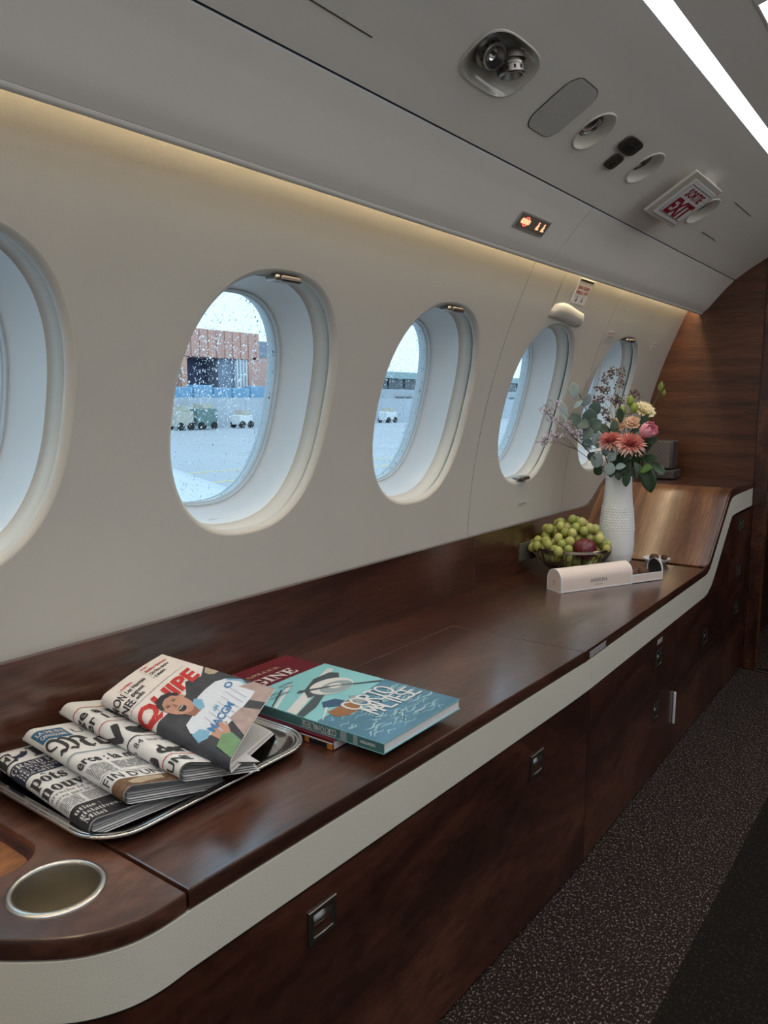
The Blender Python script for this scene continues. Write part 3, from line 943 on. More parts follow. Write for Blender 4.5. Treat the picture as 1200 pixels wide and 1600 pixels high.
def spot_head(F, parent, ca, cb, depth, r=0.0165, tilt=(0, 0)):
    """a small swivelling reading lamp: slotted ring and reflector"""
    ax = Vector((tilt[0], tilt[1], 1)).normalized()
    ex = ax.orthogonal().normalized(); ey = ax.cross(ex)
    c0 = Vector((ca, cb, depth))
    def rg(rad, hh, n=24): return [c0 + (ex*math.cos(2*PI*k/n) + ey*math.sin(2*PI*k/n))*rad + ax*hh for k in range(n)]
    hd = MB().loops([rg(r*1.25, -0.026), rg(r*1.3, -0.016), rg(r*1.02, -0.013), rg(r*0.98, -0.010), rg(r*1.12, -0.008), rg(r*1.14, 0.002), rg(r*1.05, 0.004), rg(r*0.92, 0.004), rg(r*0.88, 0.001), rg(r*0.55, -0.012)], True, True, False)
    h = obj('lamp_head', fxf(hd, F), 'lamp_metal', parent, smooth=35)
    sl = MB()
    for k in range(12):
        a = 2*PI*k/12
        d = ex*math.cos(a) + ey*math.sin(a); t = ax.cross(d)
        p = c0 + d*(r*1.148)
        sl.add([p - t*0.0016 - ax*0.0062, p + t*0.0016 - ax*0.0062, p + t*0.0016 - ax*0.0008, p - t*0.0016 - ax*0.0008], [(0,1,2,3)])
    sub('cooling_slots', fxf(sl, F), 'dark_hole', h, smooth=0)
    sub('reflector', fxf(MB().loops([rg(r*0.885, 0.0005), rg(r*0.6, -0.010), rg(r*0.05, -0.012)]), F), 'lamp_glass', h, smooth=60)
    return h

# big recessed dish with two reading lamps
p = CP(0.278, 1.10)
g1 = thing('reading_lamp', 'recessed dish with two swivelling metal reading lamps in the ceiling', 'lamp', p)
F = frame(0.278, 1.10)
ring = lambda k, h, da=0.0, db=0.0: [(x*k + da, y*k + db, h) for x, y in circ(0, 0, 0.0432, 0.0782, 48, 3.0)]
obj('dish', fxf(MB().loops([ring(1.07, 0.0008), ring(1.05, 0.0026), ring(1.02, 0.0030), ring(0.995, 0.001), ring(0.96, -0.003), ring(0.86, -0.009), ring(0.70, -0.014), ring(0.45, -0.0175), ring(0.01, -0.0185)]), F), 'dish_gloss', g1, smooth=60)
spot_head(F, g1, 0.002, 0.018, 0.012, 0.0185, (-0.45, 0.10))
spot_head(F, g1, 0.006, -0.036, 0.006, 0.0165, (0.35, -0.30))

# loudspeaker grille
p = CP(0.279, 1.32)
g2 = thing('speaker_grille', 'perforated grey rounded speaker grille in the ceiling', 'speaker', p)
F = frame(0.279, 1.319)
out = rrect(-0.0555, -0.0520, 0.0555, 0.0520, 0.028, 8)
m_, n_, l_, b_ = _base('perforated')
tc = n_.new('ShaderNodeTexCoord')
mp = n_.new('ShaderNodeMapping'); mp.inputs['Scale'].default_value = (330, 330, 330); mp.inputs['Rotation'].default_value = (0, 0, 0.785)
l_.new(tc.outputs['UV'], mp.inputs[0])
ck = n_.new('ShaderNodeTexVoronoi'); ck.inputs['Randomness'].default_value = 0.0; ck.inputs['Scale'].default_value = 1.0
l_.new(mp.outputs[0], ck.inputs['Vector'])
rp = n_.new('ShaderNodeValToRGB')
rp.color_ramp.elements[0].position = 0.26; rp.color_ramp.elements[0].color = (0.06, 0.06, 0.06, 1)
rp.color_ramp.elements[1].position = 0.34; rp.color_ramp.elements[1].color = (0.70, 0.69, 0.66, 1)
l_.new(ck.outputs['Distance'], rp.inputs[0]); l_.new(rp.outputs[0], b_.inputs['Base Color'])
b_.inputs['Roughness'].default_value = 0.5
def flat_on_ceiling(loop, h0, h1, s, y, bev=0.0, holes=()):
    F = frame(s, y)
    return fxf(plate([loop] + list(holes), h0, h1, bev), F)
gm = plate([out], 0.0005, 0.0022)
guv = [(v[0], v[1]) for v in gm.v]
go = obj('grille', fxf(gm, F), 'perforated', g2, smooth=30)
ul = go.data.uv_layers.new(name='flat')
for lp in go.data.loops: ul.data[lp.index].uv = guv[lp.vertex_index]
big = rrect(-0.0570, -0.0535, 0.0570, 0.0535, 0.029, 8)
obj('grille_edge', flat_on_ceiling(big, 0.0003, 0.0016, 0.279, 1.319, holes=[out]), 'steel_dark', g2, smooth=30)

# round downlights
def downlight(s, y, label, lz=-0.018, r=0.0415):
    t = thing('downlight', label, 'lamp', CP(s, y))
    F = frame(s, y)
    rg = lambda q, h: [(q*math.cos(2*PI*k/40), q*math.sin(2*PI*k/40), h) for k in range(40)]
    obj('bezel', fxf(MB().loops([rg(r*1.08, 0.0004), rg(r*1.07, 0.0022), rg(r*1.03, 0.0032), rg(r*0.99, 0.0018), rg(r*0.95, -0.002), rg(r*0.80, -0.008), rg(r*0.62, -0.0125), rg(r*0.56, -0.014)]), F), 'dish_cream', t, smooth=60)
    bl = obj('bulb', fxf(MB().loops([rg(r*0.56, -0.014), rg(r*0.55, lz-0.001), rg(r*0.46, lz), rg(r*0.40, lz-0.004), rg(r*0.02, lz-0.008)]), F), 'lamp_metal' , t, smooth=50)
    sub('lens', fxf(MB().loops([rg(r*0.40, lz-0.003), rg(r*0.25, lz-0.0005), rg(r*0.01, lz)]), F), 'lamp_glass', bl, smooth=60)
downlight(0.279, 1.460, 'round ceiling downlight between the speaker grille and the switch plates', lz=-0.010)
downlight(0.279, 1.745, 'round ceiling downlight between the switch plates and the exit sign')
downlight(0.276, 2.210, 'round ceiling downlight half hidden behind the exit sign', r=0.044)

# switch plates
def cushion(cx, cy, a, b, e=3.6, n=40): return circ(cx, cy, a, b, n, e)
def switch(s, y, a, b, label, keys, icons):
    t = thing('switch_plate', label, 'switch', CP(s, y))
    F = frame(s, y)
    obj('plate', fxf(plate([cushion(0, 0, a, b)], 0.0, 0.004, 0.0012), F), 'switch_brown', t, smooth=40)
    for ka, kb, la, lb in keys:
        obj('key', fxf(plate([rrect(ka-la/2, kb-lb/2, ka+la/2, kb+lb/2, min(la, lb)*0.3, 4)], 0.004, 0.0062, 0.0006), F), 'dark_hole', t, smooth=40)
    for ia, ib in icons:
        obj('symbol', fxf(MB().loops([[(ia + r*math.cos(2*PI*k/16), ib + r*math.sin(2*PI*k/16), 0.0046) for k in range(16)] for r in (0.0042, 0.0027)]), F), 'ink', t, smooth=0)
switch(0.2965, 1.608, 0.0190, 0.0410, 'larger brown ceiling switch plate with three keys', [(-0.004, -0.012, 0.018, 0.009), (-0.004, 0.001, 0.018, 0.009), (-0.004, 0.014, 0.018, 0.009)], [(0.0105, -0.011), (0.0105, 0.0), (0.0105, 0.012)])
switch(0.2545, 1.616, 0.0180, 0.0240, 'smaller brown ceiling switch plate with a single key', [(-0.004, 0.0, 0.014, 0.008)], [(0.010, 0.002)])

# exit sign: a plate standing off the ceiling on a wedge-shaped housing
ex = thing('exit_sign', 'white exit sign with red lettering on the ceiling', 'exit sign', CP(0.265, 2.045))
F = frame(0.262, 2.0)
hh = 0.030
obj('housing', fxf(MB().loops([[(-0.028, 0.0, 0.0), (-0.028, 0.088, 0.0), (0.082, 0.088, 0.0), (0.082, 0.0, 0.0)],
                 [(-0.034, -0.012, hh-0.007), (-0.034, 0.090, hh-0.007), (0.082, 0.090, hh-0.007), (0.082, -0.012, hh-0.007)]], True, True, True), F), 'sign_cream', ex, smooth=20, bevel=0.0015)
obj('backplate', fxf(plate([rrect(-0.050, -0.124, 0.085, 0.096, 0.003)], hh-0.007, hh, 0.0015), F), 'sign_cream', ex, smooth=30)
fc = obj('sign_face', fxf(plate([rrect(-0.0395, -0.092, 0.0705, 0.084, 0.003)], hh, hh+0.0012, 0.0003), F), 'sign_white', ex, smooth=30)
def on_face(mb, a0, b0):
    return fxf(MB().add([(a0 + y, b0 + x, hh+0.0018) for x, y, z in mb.v], [tuple(reversed(f)) for f in mb.f]), F)
sub('lettering', on_face(text2d(sansb('SORTIE'), 0.032, bold=0.008, width=0.108), 0.0300, -0.056), 'sign_red', fc, smooth=0)
sub('lettering', on_face(text2d(sansb('EXIT'), 0.062, bold=0.018, width=0.128), -0.0235, -0.062), 'sign_red', fc, smooth=0)
bx = MB()
for q0, q1 in (((-0.0285, -0.076), (-0.0285, 0.077)), ((0.0590, -0.076), (0.0590, 0.077)), ((-0.0285, -0.076), (0.0590, -0.076)), ((-0.0285, 0.077), (0.0590, 0.077))):
    d = Vector((q1[0]-q0[0], q1[1]-q0[1])); nn = Vector((-d.y, d.x)).normalized()*0.0006
    bx.add([(q0[0]-nn.x, q0[1]-nn.y, hh+0.0016), (q1[0]-nn.x, q1[1]-nn.y, hh+0.0016), (q1[0]+nn.x, q1[1]+nn.y, hh+0.0016), (q0[0]+nn.x, q0[1]+nn.y, hh+0.0016)], [(0,1,2,3)])
sub('border_line', fxf(bx, F), 'steel_dark', fc, smooth=0)

# lit notice panel (seat belt / smoking symbols)
ns = thing('notice_panel', 'grey framed panel of glowing orange warning symbols on the bullnose', 'warning light', CP(0.069, 1.543))
F = frame(0.069, 1.545)
emit('orange_glow', (1.0, 0.33, 0.12), 1.7)
emit('red_glow', (1.0, 0.06, 0.03), 2.0)
mat('panel_grey', (0.20, 0.17, 0.15), 0.45)
mat('panel_frame', (0.40, 0.375, 0.34), 0.4)
fr = [(-0.0185, -0.070, -0.0155, 0.070)]
obj('frame', fxf(plate([rrect(-0.0180, -0.068, 0.0180, 0.068, 0.003)], -0.002, 0.0030, 0.0008), F), 'panel_frame', ns, smooth=30)
pn = obj('face', fxf(plate([rrect(-0.0145, -0.063, 0.0145, 0.063, 0.002)], 0.003, 0.0036), F), 'panel_grey', ns, smooth=0)
def seat_icon(cb, s_=1.0):
    o = MB()
    o.add([(x*s_, cb + y*s_, 0.0042) for x, y in circ(0.0065, -0.002, 0.0030, 0.0030, 14)], [tuple(range(14))])
    o.add([(x*s_, cb + y*s_, 0.0042) for x, y in [(-0.008, -0.006), (-0.008, 0.007), (-0.005, 0.008), (-0.003, 0.003), (0.003, 0.004), (0.004, -0.002), (0.000, -0.005)]], [tuple(range(7))])
    return fxf(o, F)
sub('seat_symbol', seat_icon(0.022), 'orange_glow', pn, smooth=0)
sub('seat_symbol', seat_icon(0.047), 'orange_glow', pn, smooth=0)
cg = MB().add([(x, y, 0.0040) for x, y in rrect(-0.0055, -0.054, 0.0055, -0.016, 0.004)], [tuple(range(28))])
sub('smoking_symbol', fxf(cg, F), 'orange_glow', pn, smooth=0)
rg = MB().loops([[(r*math.cos(2*PI*k/28), -0.034 + r*1.15*math.sin(2*PI*k/28), 0.0046) for k in range(28)] for r in (0.0105, 0.0085)])
rg.add([(-0.0075, -0.0415, 0.0046), (-0.006, -0.043, 0.0046), (0.0075, -0.0265, 0.0046), (0.006, -0.025, 0.0046)], [(0,1,2,3)])
sub('prohibition_ring', fxf(rg, F), 'red_glow', pn, smooth=0)

# ---- things on the side wall
def wframe(y, z, h=0.0):
    sl_ = 0.264 + 2*0.326*(z-0.985)
    N = Vector((1, 0, -sl_)).normalized(); B = Vector((0, 1, 0)); A = Vector((sl_, 0, 1)).normalized()
    O = Vector((wall_x(z), y, z)) + N*h
    return lambda b, a, c: O + B*b + A*a + N*c      # b along the cabin, a up, c into the cabin
def wall_sign(name, y, z, wd, hg, label, lines, colr='sign_red', extra=None, base='sign_white', cat='placard'):
    F = wframe(y, z)
    t = thing(name, label, cat, tuple(F(0, -hg/2, 0)))
    pl = obj('card', fxf(plate([rrect(-wd/2, -hg/2, wd/2, hg/2, 0.003)], 0.0004, 0.0016, 0.0002), F), base, t, smooth=0)
    for i, (kind, x, yy, arg, col) in enumerate(lines):
        mb = arg
        sub('print', fxf(MB().add([(x+px, yy+py, 0.0021) for px, py, pz in mb.v], mb.f), F), col, pl, smooth=0)
    return t
F = wframe(2.089, 1.285)
lines = [('t', -0.038, 0.008, text2d(sansb('ISSUE  DE SEC'), 0.011, width=0.076), 'sign_red'),
         ('t', -0.038, -0.005, text2d(sansb('EMERG.  EXIT'), 0.011, width=0.076), 'sign_red'),
         ('t', -0.022, -0.024, MB().add([(0,0,0),(0.004,0,0),(0.004,0.012,0),(0,0.012,0),(-0.003,0.002,0),(0.002,-0.006,0),(0.007,0.002,0)], [(0,1,2,3),(4,5,6)]), 'ink'),
         ('t', 0.014, -0.024, MB().add([(0,0,0),(0.004,0,0),(0.004,0.012,0),(0,0.012,0),(-0.003,0.002,0),(0.002,-0.006,0),(0.007,0.002,0)], [(0,1,2,3),(4,5,6)]), 'ink')]
ws = wall_sign('exit_placard', 2.090, 1.283, 0.092, 0.066, 'white placard with red print and two arrows above the fourth window', lines)
obj('slot', fxf(MB().box((-0.046, 0.029, 0.0004), (0.046, 0.036, 0.004)), wframe(2.090, 1.283)), 'steel', ws, bevel=0.001)
wall_sign('wall_placard', 2.419, 1.189, 0.064, 0.030, 'small grey printed placard left of the farthest window top', [('t', -0.029, -0.012, greeked(0, 0.014, 0.058, 0.024, 0.0050, 0.30, 8), 'sign_red'), ('t', -0.029, -0.012, greeked(0, 0, 0.058, 0.012, 0.0060, 0.25, 8), 'ink')], base='placard_grey')
wall_sign('wall_placard', 2.850, 1.180, 0.045, 0.028, 'small grey printed placard between the farthest window and the bulkhead', [('t', -0.018, -0.003, greeked(0, 0.006, 0.036, 0.014, 0.005, 0.35, 9), 'sign_red'), ('t', -0.010, -0.010, greeked(0, 0, 0.02, 0.006, 0.003, 0.4, 2), 'ink')], base='placard_grey')
wp = wall_sign('wall_placard', 2.072, 0.686, 0.058, 0.0085, 'tiny printed strip on the wall above the fruit bowl', [('t', -0.026, -0.003, greeked(0, 0, 0.052, 0.007, 0.0035, 0.45, 6), 'ink')], base='cream_leather')
# moulded pull handle
F = wframe(2.06, 1.222)
hd = thing('pull_handle', 'cream moulded emergency handle bulging above the fourth window', 'handle', tuple(F(0, -0.02, 0)))
rings = []
NB = 21
for k in range(NB):
    b = -1 + 2*k/(NB-1)
    wv = 0.0060*math.sin(b*2.4 - 0.4)
    prof = []
    for j in range(13):
        a = -1 + 2*j/12
        hgt = 0.0125*max(0, (1 - abs(b)**5))**0.6*max(0, 1-a*a)**0.6
        prof.append((b*0.112*(1 - 0.10*(a > 0)*a), a*0.0235*(1 - 0.25*abs(b)**3) - wv, 0.0003 + hgt))
    rings.append(prof)
obj('handle_shell', fxf(MB().loops(rings, closed=False), F), 'cream_bead', hd, smooth=60)
hp = MB()
F = wframe(2.06, 1.26)
for bb in (-0.1135,):
    hp.add([tuple(F(bb, -0.030, 0.0008)), tuple(F(bb+0.0018, -0.030, 0.0008)), tuple(F(bb+0.0018, 0.066, 0.0008)), tuple(F(bb, 0.066, 0.0008))], [(0,1,2,3)])
obj('panel_line', hp, 'steel_dark', hd, smooth=0)
# ================================================================== THINGS ON THE WORKTOP
# ---- silver tray
TX0, TX1, TY0, TY1 = -1.018, -0.717, 0.447, 0.806
tr = thing('serving_tray', 'rectangular silver tray with ridged rim under the newspapers', 'tray', ((TX0+TX1)/2, (TY0+TY1)/2, ZT_TOP))
def rr_ring(ins, z, r=0.060): return [(x, y, z) for x, y in rrect(TX0+ins, TY0+ins, TX1-ins, TY1-ins, max(r-ins, 0.012), 12)]
Zt = ZT_TOP + 0.0005
prof = [(0.030, 0.0015), (0.012, 0.006), (0.001, 0.0135), (0.0, 0.0155), (0.001, 0.0170), (0.0030, 0.0173), (0.0045, 0.0160), (0.0060, 0.0165), (0.0085, 0.0172), (0.0105, 0.0158), (0.0120, 0.0146), (0.0138, 0.0150), (0.0155, 0.0140), (0.0175, 0.0118), (0.026, 0.0050), (0.032, 0.0030), (0.036, 0.0026)]
rim = MB().loops([rr_ring(a, Zt+h) for a, h in prof])
obj('rim', rim, 'silver', tr, smooth=70)
obj('well', plate([[(x, y) for x, y, z in rr_ring(0.0355, 0)]], Zt, Zt+0.0026), 'silver', tr, smooth=0)

# ---- newspapers
mat('newsprint', (0.76, 0.76, 0.77), 0.85, var=0.05, scale=40)
mat('newsprint_pink', (0.78, 0.74, 0.73), 0.85, var=0.04, scale=40)
mat('newsprint_edge', (0.55, 0.54, 0.53), 0.9, var=0.2, scale=200, aniso=(1, 1, 8))
mat('news_ink', (0.035, 0.035, 0.04), 0.8)
mat('news_grey', (0.23, 0.23, 0.24), 0.85)
mat('news_navy', (0.020, 0.028, 0.065), 0.75)
mat('news_black', (0.022, 0.022, 0.026), 0.6)
mat('news_teal', (0.035, 0.13, 0.24), 0.75)
mat('news_red', (0.50, 0.035, 0.035), 0.75)
mat('news_white', (0.66, 0.66, 0.65), 0.8)
mat('photo_dark', (0.045, 0.05, 0.065), 0.7, var=0.5, scale=60)
mat('photo_brown', (0.16, 0.09, 0.05), 0.7, var=0.7, scale=90)
mat('photo_cream', (0.46, 0.38, 0.28), 0.7, var=0.3, scale=60)
mat('jersey_white', (0.68, 0.74, 0.84), 0.75, var=0.12, scale=80, aniso=(1, 3, 1))
mat('jersey_fold', (0.44, 0.50, 0.60), 0.75)
mat('jersey_blue', (0.20, 0.42, 0.62), 0.75)
mat('letter_blue', (0.06, 0.20, 0.45), 0.75)
mat('skin_print', (0.50, 0.28, 0.21), 0.75, var=0.18, scale=60)
mat('skin_print_dark', (0.30, 0.15, 0.11), 0.75)
mat('green_print', (0.16, 0.30, 0.16), 0.7, var=0.3, scale=60)
mat('mauve_print', (0.40, 0.31, 0.30), 0.75, var=0.35, scale=70)

class Paper:
    """a folded newspaper: top leaf, rolled spine on its left, bottom leaf"""
    def __init__(s, A, B, C, D, r, Bb, Cb, rb=0.0, bulge=0.0):
        s.A, s.B, s.C, s.D = [Vector(p) for p in (A, B, C, D)]
        s.Bb, s.Cb = Vector(Bb), Vector(Cb)
        s.r, s.rb, s.bulge = r, rb, bulge
        s.W = ((s.B-s.A).length + (s.C-s.D).length)/2
        s.L = ((s.D-s.A).length + (s.C-s.B).length)/2
    def lean(s, v):
        eu = ((s.B-s.A)*(1-v) + (s.C-s.D)*v).normalized()
        n = (s.D - s.A).cross(eu).normalized()
        if n.z < 0: n = -n
        return eu, n
    def at(s, t, d, off=0.0):
        """t: distance right of the spine, d: distance from the back edge"""
        v = d/s.L
        r = s.r - off
        eu, n = s.lean(v)
        P0 = s.A*(1-v) + s.D*v
        if t >= 0:
            u = t/s.W
            p = (s.A*(1-u) + s.B*u)*(1-v) + (s.D*(1-u) + s.C*u)*v
            p = p + n*s.bulge*math.sin(PI*min(max(u, 0), 1)) - n*off
        elif t > -PI*s.r:
            th = -t/s.r
            p = P0 - n*s.r + (n*math.cos(th) - eu*math.sin(th))*r
        else:
            q = (-t - PI*s.r)/s.W
            a = P0 - n*(2*s.r) + n*off
            b = s.Bb*(1-v) + s.Cb*v + n*off
            p = a*(1-q) + b*q
        if s.rb and d < s.rb and t > -PI*s.r/2:
            k = s.rb - d
            p = p - Vector((0, 0, 1))*(s.rb - math.sqrt(max(s.rb*s.rb - k*k, 0)))*0.9
        return p
    def nrm(s, t, d):
        e = 0.0008
        a = s.at(t+e, d) - s.at(t-e, d); b = s.at(t, min(d+e, s.L)) - s.at(t, max(d-e, 0))
        n = a.cross(b).normalized()
        c = Vector((0.2, 0, 1.0)) if t > -s.r else s.at(t, d) - (s.at(0, d) - s.lean(d/s.L)[1]*s.r)
        return n if n.dot(c) > 0 else -n
    def sheet(s, off=0.0, trim=0.0, dfrom=0.0, dto=0.0, wav=0.0):
        tt = list(np.linspace(-PI*s.r - s.W*(1-trim), -PI*s.r, 7)) + list(np.linspace(-PI*s.r, 0, 10))[1:] + list(np.linspace(0, s.W*(1-trim), 9))[1:]
        dd = sorted(set([dfrom] + [dfrom + s.rb*q for q in (0.05, 0.15, 0.3, 0.5, 0.75, 1.0) if s.rb] + list(np.linspace(dfrom + s.rb, s.L - dto, 8))))
        rings = []
        for d in dd:
            rings.append([s.at(t, min(d, s.L), off) for t in tt])
        return MB().loops(rings, closed=False)
    def print2d(s, mb, x0, y0, eps=0.0007):
        """mb in paper coordinates: x right, y up (0 at the given point); placed with its origin at t=x0, d=y0"""
        vs = [(x0+x, y0-y, 0) for x, y, z in mb.v]
        q = MB().add(vs, mb.f)
        xs = [x for x in np.arange(-0.045, 0.0, 0.0016)] + [0.0]
        lo, hi = min(v[0] for v in vs), max(v[0] for v in vs)
        ys = [s.rb*k for k in (0.05, 0.15, 0.3, 0.5, 0.75, 1.0)] if s.rb else []
        ly, hy = min(v[1] for v in vs), max(v[1] for v in vs)
        more = list(np.arange(0.02, s.W, 0.02)) if s.bulge else []
        q = cut(q, [x for x in xs + more if lo < x < hi], [y for y in ys if ly < y < hy])
        out = []
        for x, y, z in q.v:
            y = min(max(y, 0.0005), s.L-0.0005)
            p = s.at(x, y) + s.nrm(x, y)*eps
            out.append(tuple(p))
        return MB().add(out, q.f)
def rect2(x0, y0, x1, y1): return MB().add([(x0, y0, 0), (x1, y0, 0), (x1, y1, 0), (x0, y1, 0)], [(0, 1, 2, 3)])
def poly2(pts):
    from mathutils.geometry import tessellate_polygon
    tris = tessellate_polygon([[Vector((x, y, 0)) for x, y in pts]])
    return MB().add([(x, y, 0) for x, y in pts], [tuple(t) for t in tris])

def newspaper(P, label, layers=4, edge='newsprint_edge', cover='newsprint'):
    c = (P.A + P.D + P.B + P.C)/4
    t = thing('newspaper', label, 'newspaper', (c[0], c[1], Zt+0.003), 'folded newspapers on the silver tray')
    cv = obj('cover_page', P.sheet(), cover, t, smooth=70)
    for k in range(1, layers+1):
        obj('inner_page', P.sheet(off=P.r*0.19*k, trim=0.012*k, dfrom=0.001*k, dto=-0.0005*(k % 3) + 0.0022*k), edge if k % 2 else cover, t, smooth=70)
    return t, cv
def ink(P, cv, mb, x, y, m, eps=0.0007, name='print'):
    return sub(name, P.print2d(mb, x, y, eps), m, cv, smooth=0)

ZF = Zt + 0.0030
# 1: nearest, dark blue banner
P1 = Paper((-1.010, .487, .5185), (-1.005, .66, .505), (-.742, .650, .500), (-.757, .470, .5150), 0.0105, (-1.005, .66, ZF+.0012), (-.742, .650, ZF+.0012), rb=0.010)
n1, c1 = newspaper(P1, 'newspaper with navy banner and bold serif headline at the near end of the tray')
ink(P1, c1, text2d(serif('E'), 0.042, bold=0.02), -0.022, 0.047, 'news_ink')
ink(P1, c1, text2d(serif('FI'), 0.046, bold=0.02), 0.026, 0.047, 'news_ink')
feather = [(0, 0), (0.006, 0.008), (0.020, 0.010), (0.030, 0.018), (0.036, 0.034), (0.030, 0.030), (0.026, 0.036), (0.020, 0.026), (0.010, 0.020), (0.000, 0.022), (0.004, 0.012)]
ink(P1, c1, poly2([(x*0.75, y*0.75) for x, y in feather]), 0.000, 0.047, 'news_navy')
ink(P1, c1, rect2(-0.030, 0, 0.150, 0.0008), 0, 0.012, 'news_grey')
ink(P1, c1, rect2(-0.030, -0.045, 0.150, 0), 0, 0.056, 'news_navy', 0.0006, 'banner')
ink(P1, c1, text_lines([serif('GRAND PALAIS')], 0.0170, width=0.090), -0.016, 0.0720, 'news_white', 0.0011)
ink(P1, c1, text_lines([serif("LE FEU D'ARTIFICE"), serif('DE LA MATERIA'), serif('DES ARTS')], 0.0088, 1.0), -0.014, 0.0810, 'news_white', 0.0011)
ink(P1, c1, text2d(serif('pots : l'), 0.036, bold=0.012, width=0.076), -0.016, 0.130, 'news_ink')
ink(P1, c1, poly2([(0, 0), (0.004, 0.005), (0.008, 0), (0.0065, 0), (0.004, 0.003), (0.0015, 0)]), 0.0035, 0.1085, 'news_ink')
ink(P1, c1, text2d(serif('nouvea'), 0.036, bold=0.012, width=0.082), -0.018, 0.1615, 'news_ink')
ink(P1, c1, text_lines([serif('arrache la surprise'), serif('ment pas le sommeil')], 0.0100, 1.1, width=0.085), -0.016, 0.1725, 'news_grey')
ink(P1, c1, greeked(0, 0, 0.028, 0.024, 0.0030, 0.4, 11), -0.016, 0.2120, 'news_grey')
ink(P1, c1, greeked(0, 0, 0.050, 0.024, 0.0030, 0.4, 12), 0.016, 0.2120, 'news_grey')
ink(P1, c1, rect2(-0.030, -0.050, 0.170, 0), 0, 0.2140, 'news_black', 0.0009, 'advert')
ink(P1, c1, text_lines([serif('utine :'), serif('gislatives,'), serif('Milei')], 0.0120, 1.0), -0.012, 0.2290, 'news_white', 0.0013)
# 2: blackletter masthead
P2 = Paper((-1.000, .527, .5420), (-.990, .680, .518), (-.725, .640, .510), (-.752, .515, .5375), 0.0110, (-.990, .68, ZF+.0080), (-.725, .640, ZF+.0040), rb=0.012)
n2, c2 = newspaper(P2, 'newspaper with blackletter masthead lying over the navy banner one')
ink(P2, c2, rect2(-0.014, -0.036, 0.028, 0), 0, 0.024, 'news_teal', 0.0006, 'banner')
ink(P2, c2, text_lines([sansb('LA VIE EN'), sansb('CAPANORAMIE')], 0.0130, 1.05, width=0.034), -0.010, 0.0400, 'news_white', 0.0011)
ink(P2, c2, text2d('UE', 0.024), 0.033, 0.052, 'news_grey')
ink(P2, c2, text2d(fraktur('Mo'), 0.064, bold=0.006, width=0.080), -0.018, 0.110, 'news_ink')
ink(P2, c2, rect2(-0.030, 0, 0.160, 0.0012), 0, 0.127, 'news_teal')
ink(P2, c2, rect2(-0.030, 0, 0.160, 0.0006), 0, 0.130, 'news_teal')
ink(P2, c2, text2d(sansb('erce : la m'), 0.027, width=0.078), -0.018, 0.163, 'news_ink')
ink(P2, c2, greeked(0, 0, 0.030, 0.034, 0.0034, 0.4, 21), -0.016, 0.206, 'news_grey')
ink(P2, c2, greeked(0, 0, 0.050, 0.030, 0.0034, 0.4, 22), 0.019, 0.203, 'news_grey')
ink(P2, c2, rect2(-0.030, 0, 0.165, 0.0006), 0, 0.209, 'news_ink')
ink(P2, c2, text2d("FIN D'UNE", 0.023, width=0.088), -0.018, 0.2285, 'news_ink')
ink(P2, c2, rect2(-0.030, -0.030, 0.170, 0), 0, 0.2330, 'photo_brown', 0.0006, 'photo')
ink(P2, c2, poly2([(0, 0), (0.012, 0.006), (0.030, 0.010), (0.052, 0.008), (0.050, -0.002), (0.030, -0.004), (0.014, -0.009), (0.002, -0.008)]), 0.000, 0.245, 'photo_cream', 0.0010, 'photo')
# 3: rolled one with red rules
P3 = Paper((-1.006, .588, .5590), (-.990, .715, .532), (-.703, .672, .520), (-.732, .583, .5460), 0.0120, (-.990, .715, .5220), (-.703, .672, .5080), rb=0.012)
n3, c3 = newspaper(P3, 'rolled newspaper with heavy black type and thin red rules, third from the near end', 5)
for d in (0.040, 0.106, 0.250):
    ink(P3, c3, rect2(-0.036, 0, 0.06, 0.0015), 0, d, 'news_red')
ink(P3, c3, text_lines([sansb('ge a p'), sansb('er 1.5')], 0.027, 0.92), -0.031, 0.066, 'news_ink')
ink(P3, c3, text2d(sansb('Ve'), 0.054, bold=0.02), -0.034, 0.160, 'news_ink')
ink(P3, c3, text2d(serif('On'), 0.040), 0.016, 0.158, 'news_ink')
ink(P3, c3, rect2(-0.036, -0.002, 0.06, 0), 0, 0.172, 'news_ink')
ink(P3, c3, text_lines(['a 84 scrutin'], 0.014), -0.028, 0.194, 'news_ink')
ink(P3, c3, text2d(sansb('e dern'), 0.036, bold=0.02, width=0.072), -0.031, 0.240, 'news_ink')
ink(P3, c3, text2d(sansb('UNE'), 0.020), -0.026, 0.272, 'news_ink')
# 4: sports paper with the big photo, propped up on the others
P4 = Paper((-.952, .612, .5770), (-1.000, .745, .5880), (-.778, .778, .5700), (-.694, .618, .5500), 0.0100, (-.975, .765, .5240), (-.790, .786, .4945), rb=0.006, bulge=0.003)
n4, c4 = newspaper(P4, 'sports newspaper with red masthead and player photo on top of the stack', 3, cover='newsprint_pink')
W4, L4 = P4.W, P4.L
ink(P4, c4, text_lines([sansb('IMON'), sansb('MNEE')], 0.0200, 0.95, width=0.040), -0.030, 0.0400, 'news_ink')
ink(P4, c4, text_lines([sansbi('FOOTBALL')], 0.0062), 0.0165, 0.0230, 'news_red')
ink(P4, c4, text_lines([sansb('Les Nantais'), sansb('gagnent'), sansb('enfin')], 0.0112, 0.98), 0.0165, 0.0350, 'news_ink')
ink(P4, c4, text_lines([sansbi('RUGBY')], 0.0058), 0.0840, 0.0140, 'news_red')
ink(P4, c4, text_lines([sansb('Andre Herrero')], 0.0100), 0.0840, 0.0250, 'news_red')
ink(P4, c4, text_lines([sansb('Un feu sacre'), sansb("s'eteint")], 0.0105, 1.0), 0.0840, 0.0360, 'news_ink')
ink(P4, c4, rect2(0, 0, 0.0005, 0.042), 0.0130, 0.0600, 'news_grey')
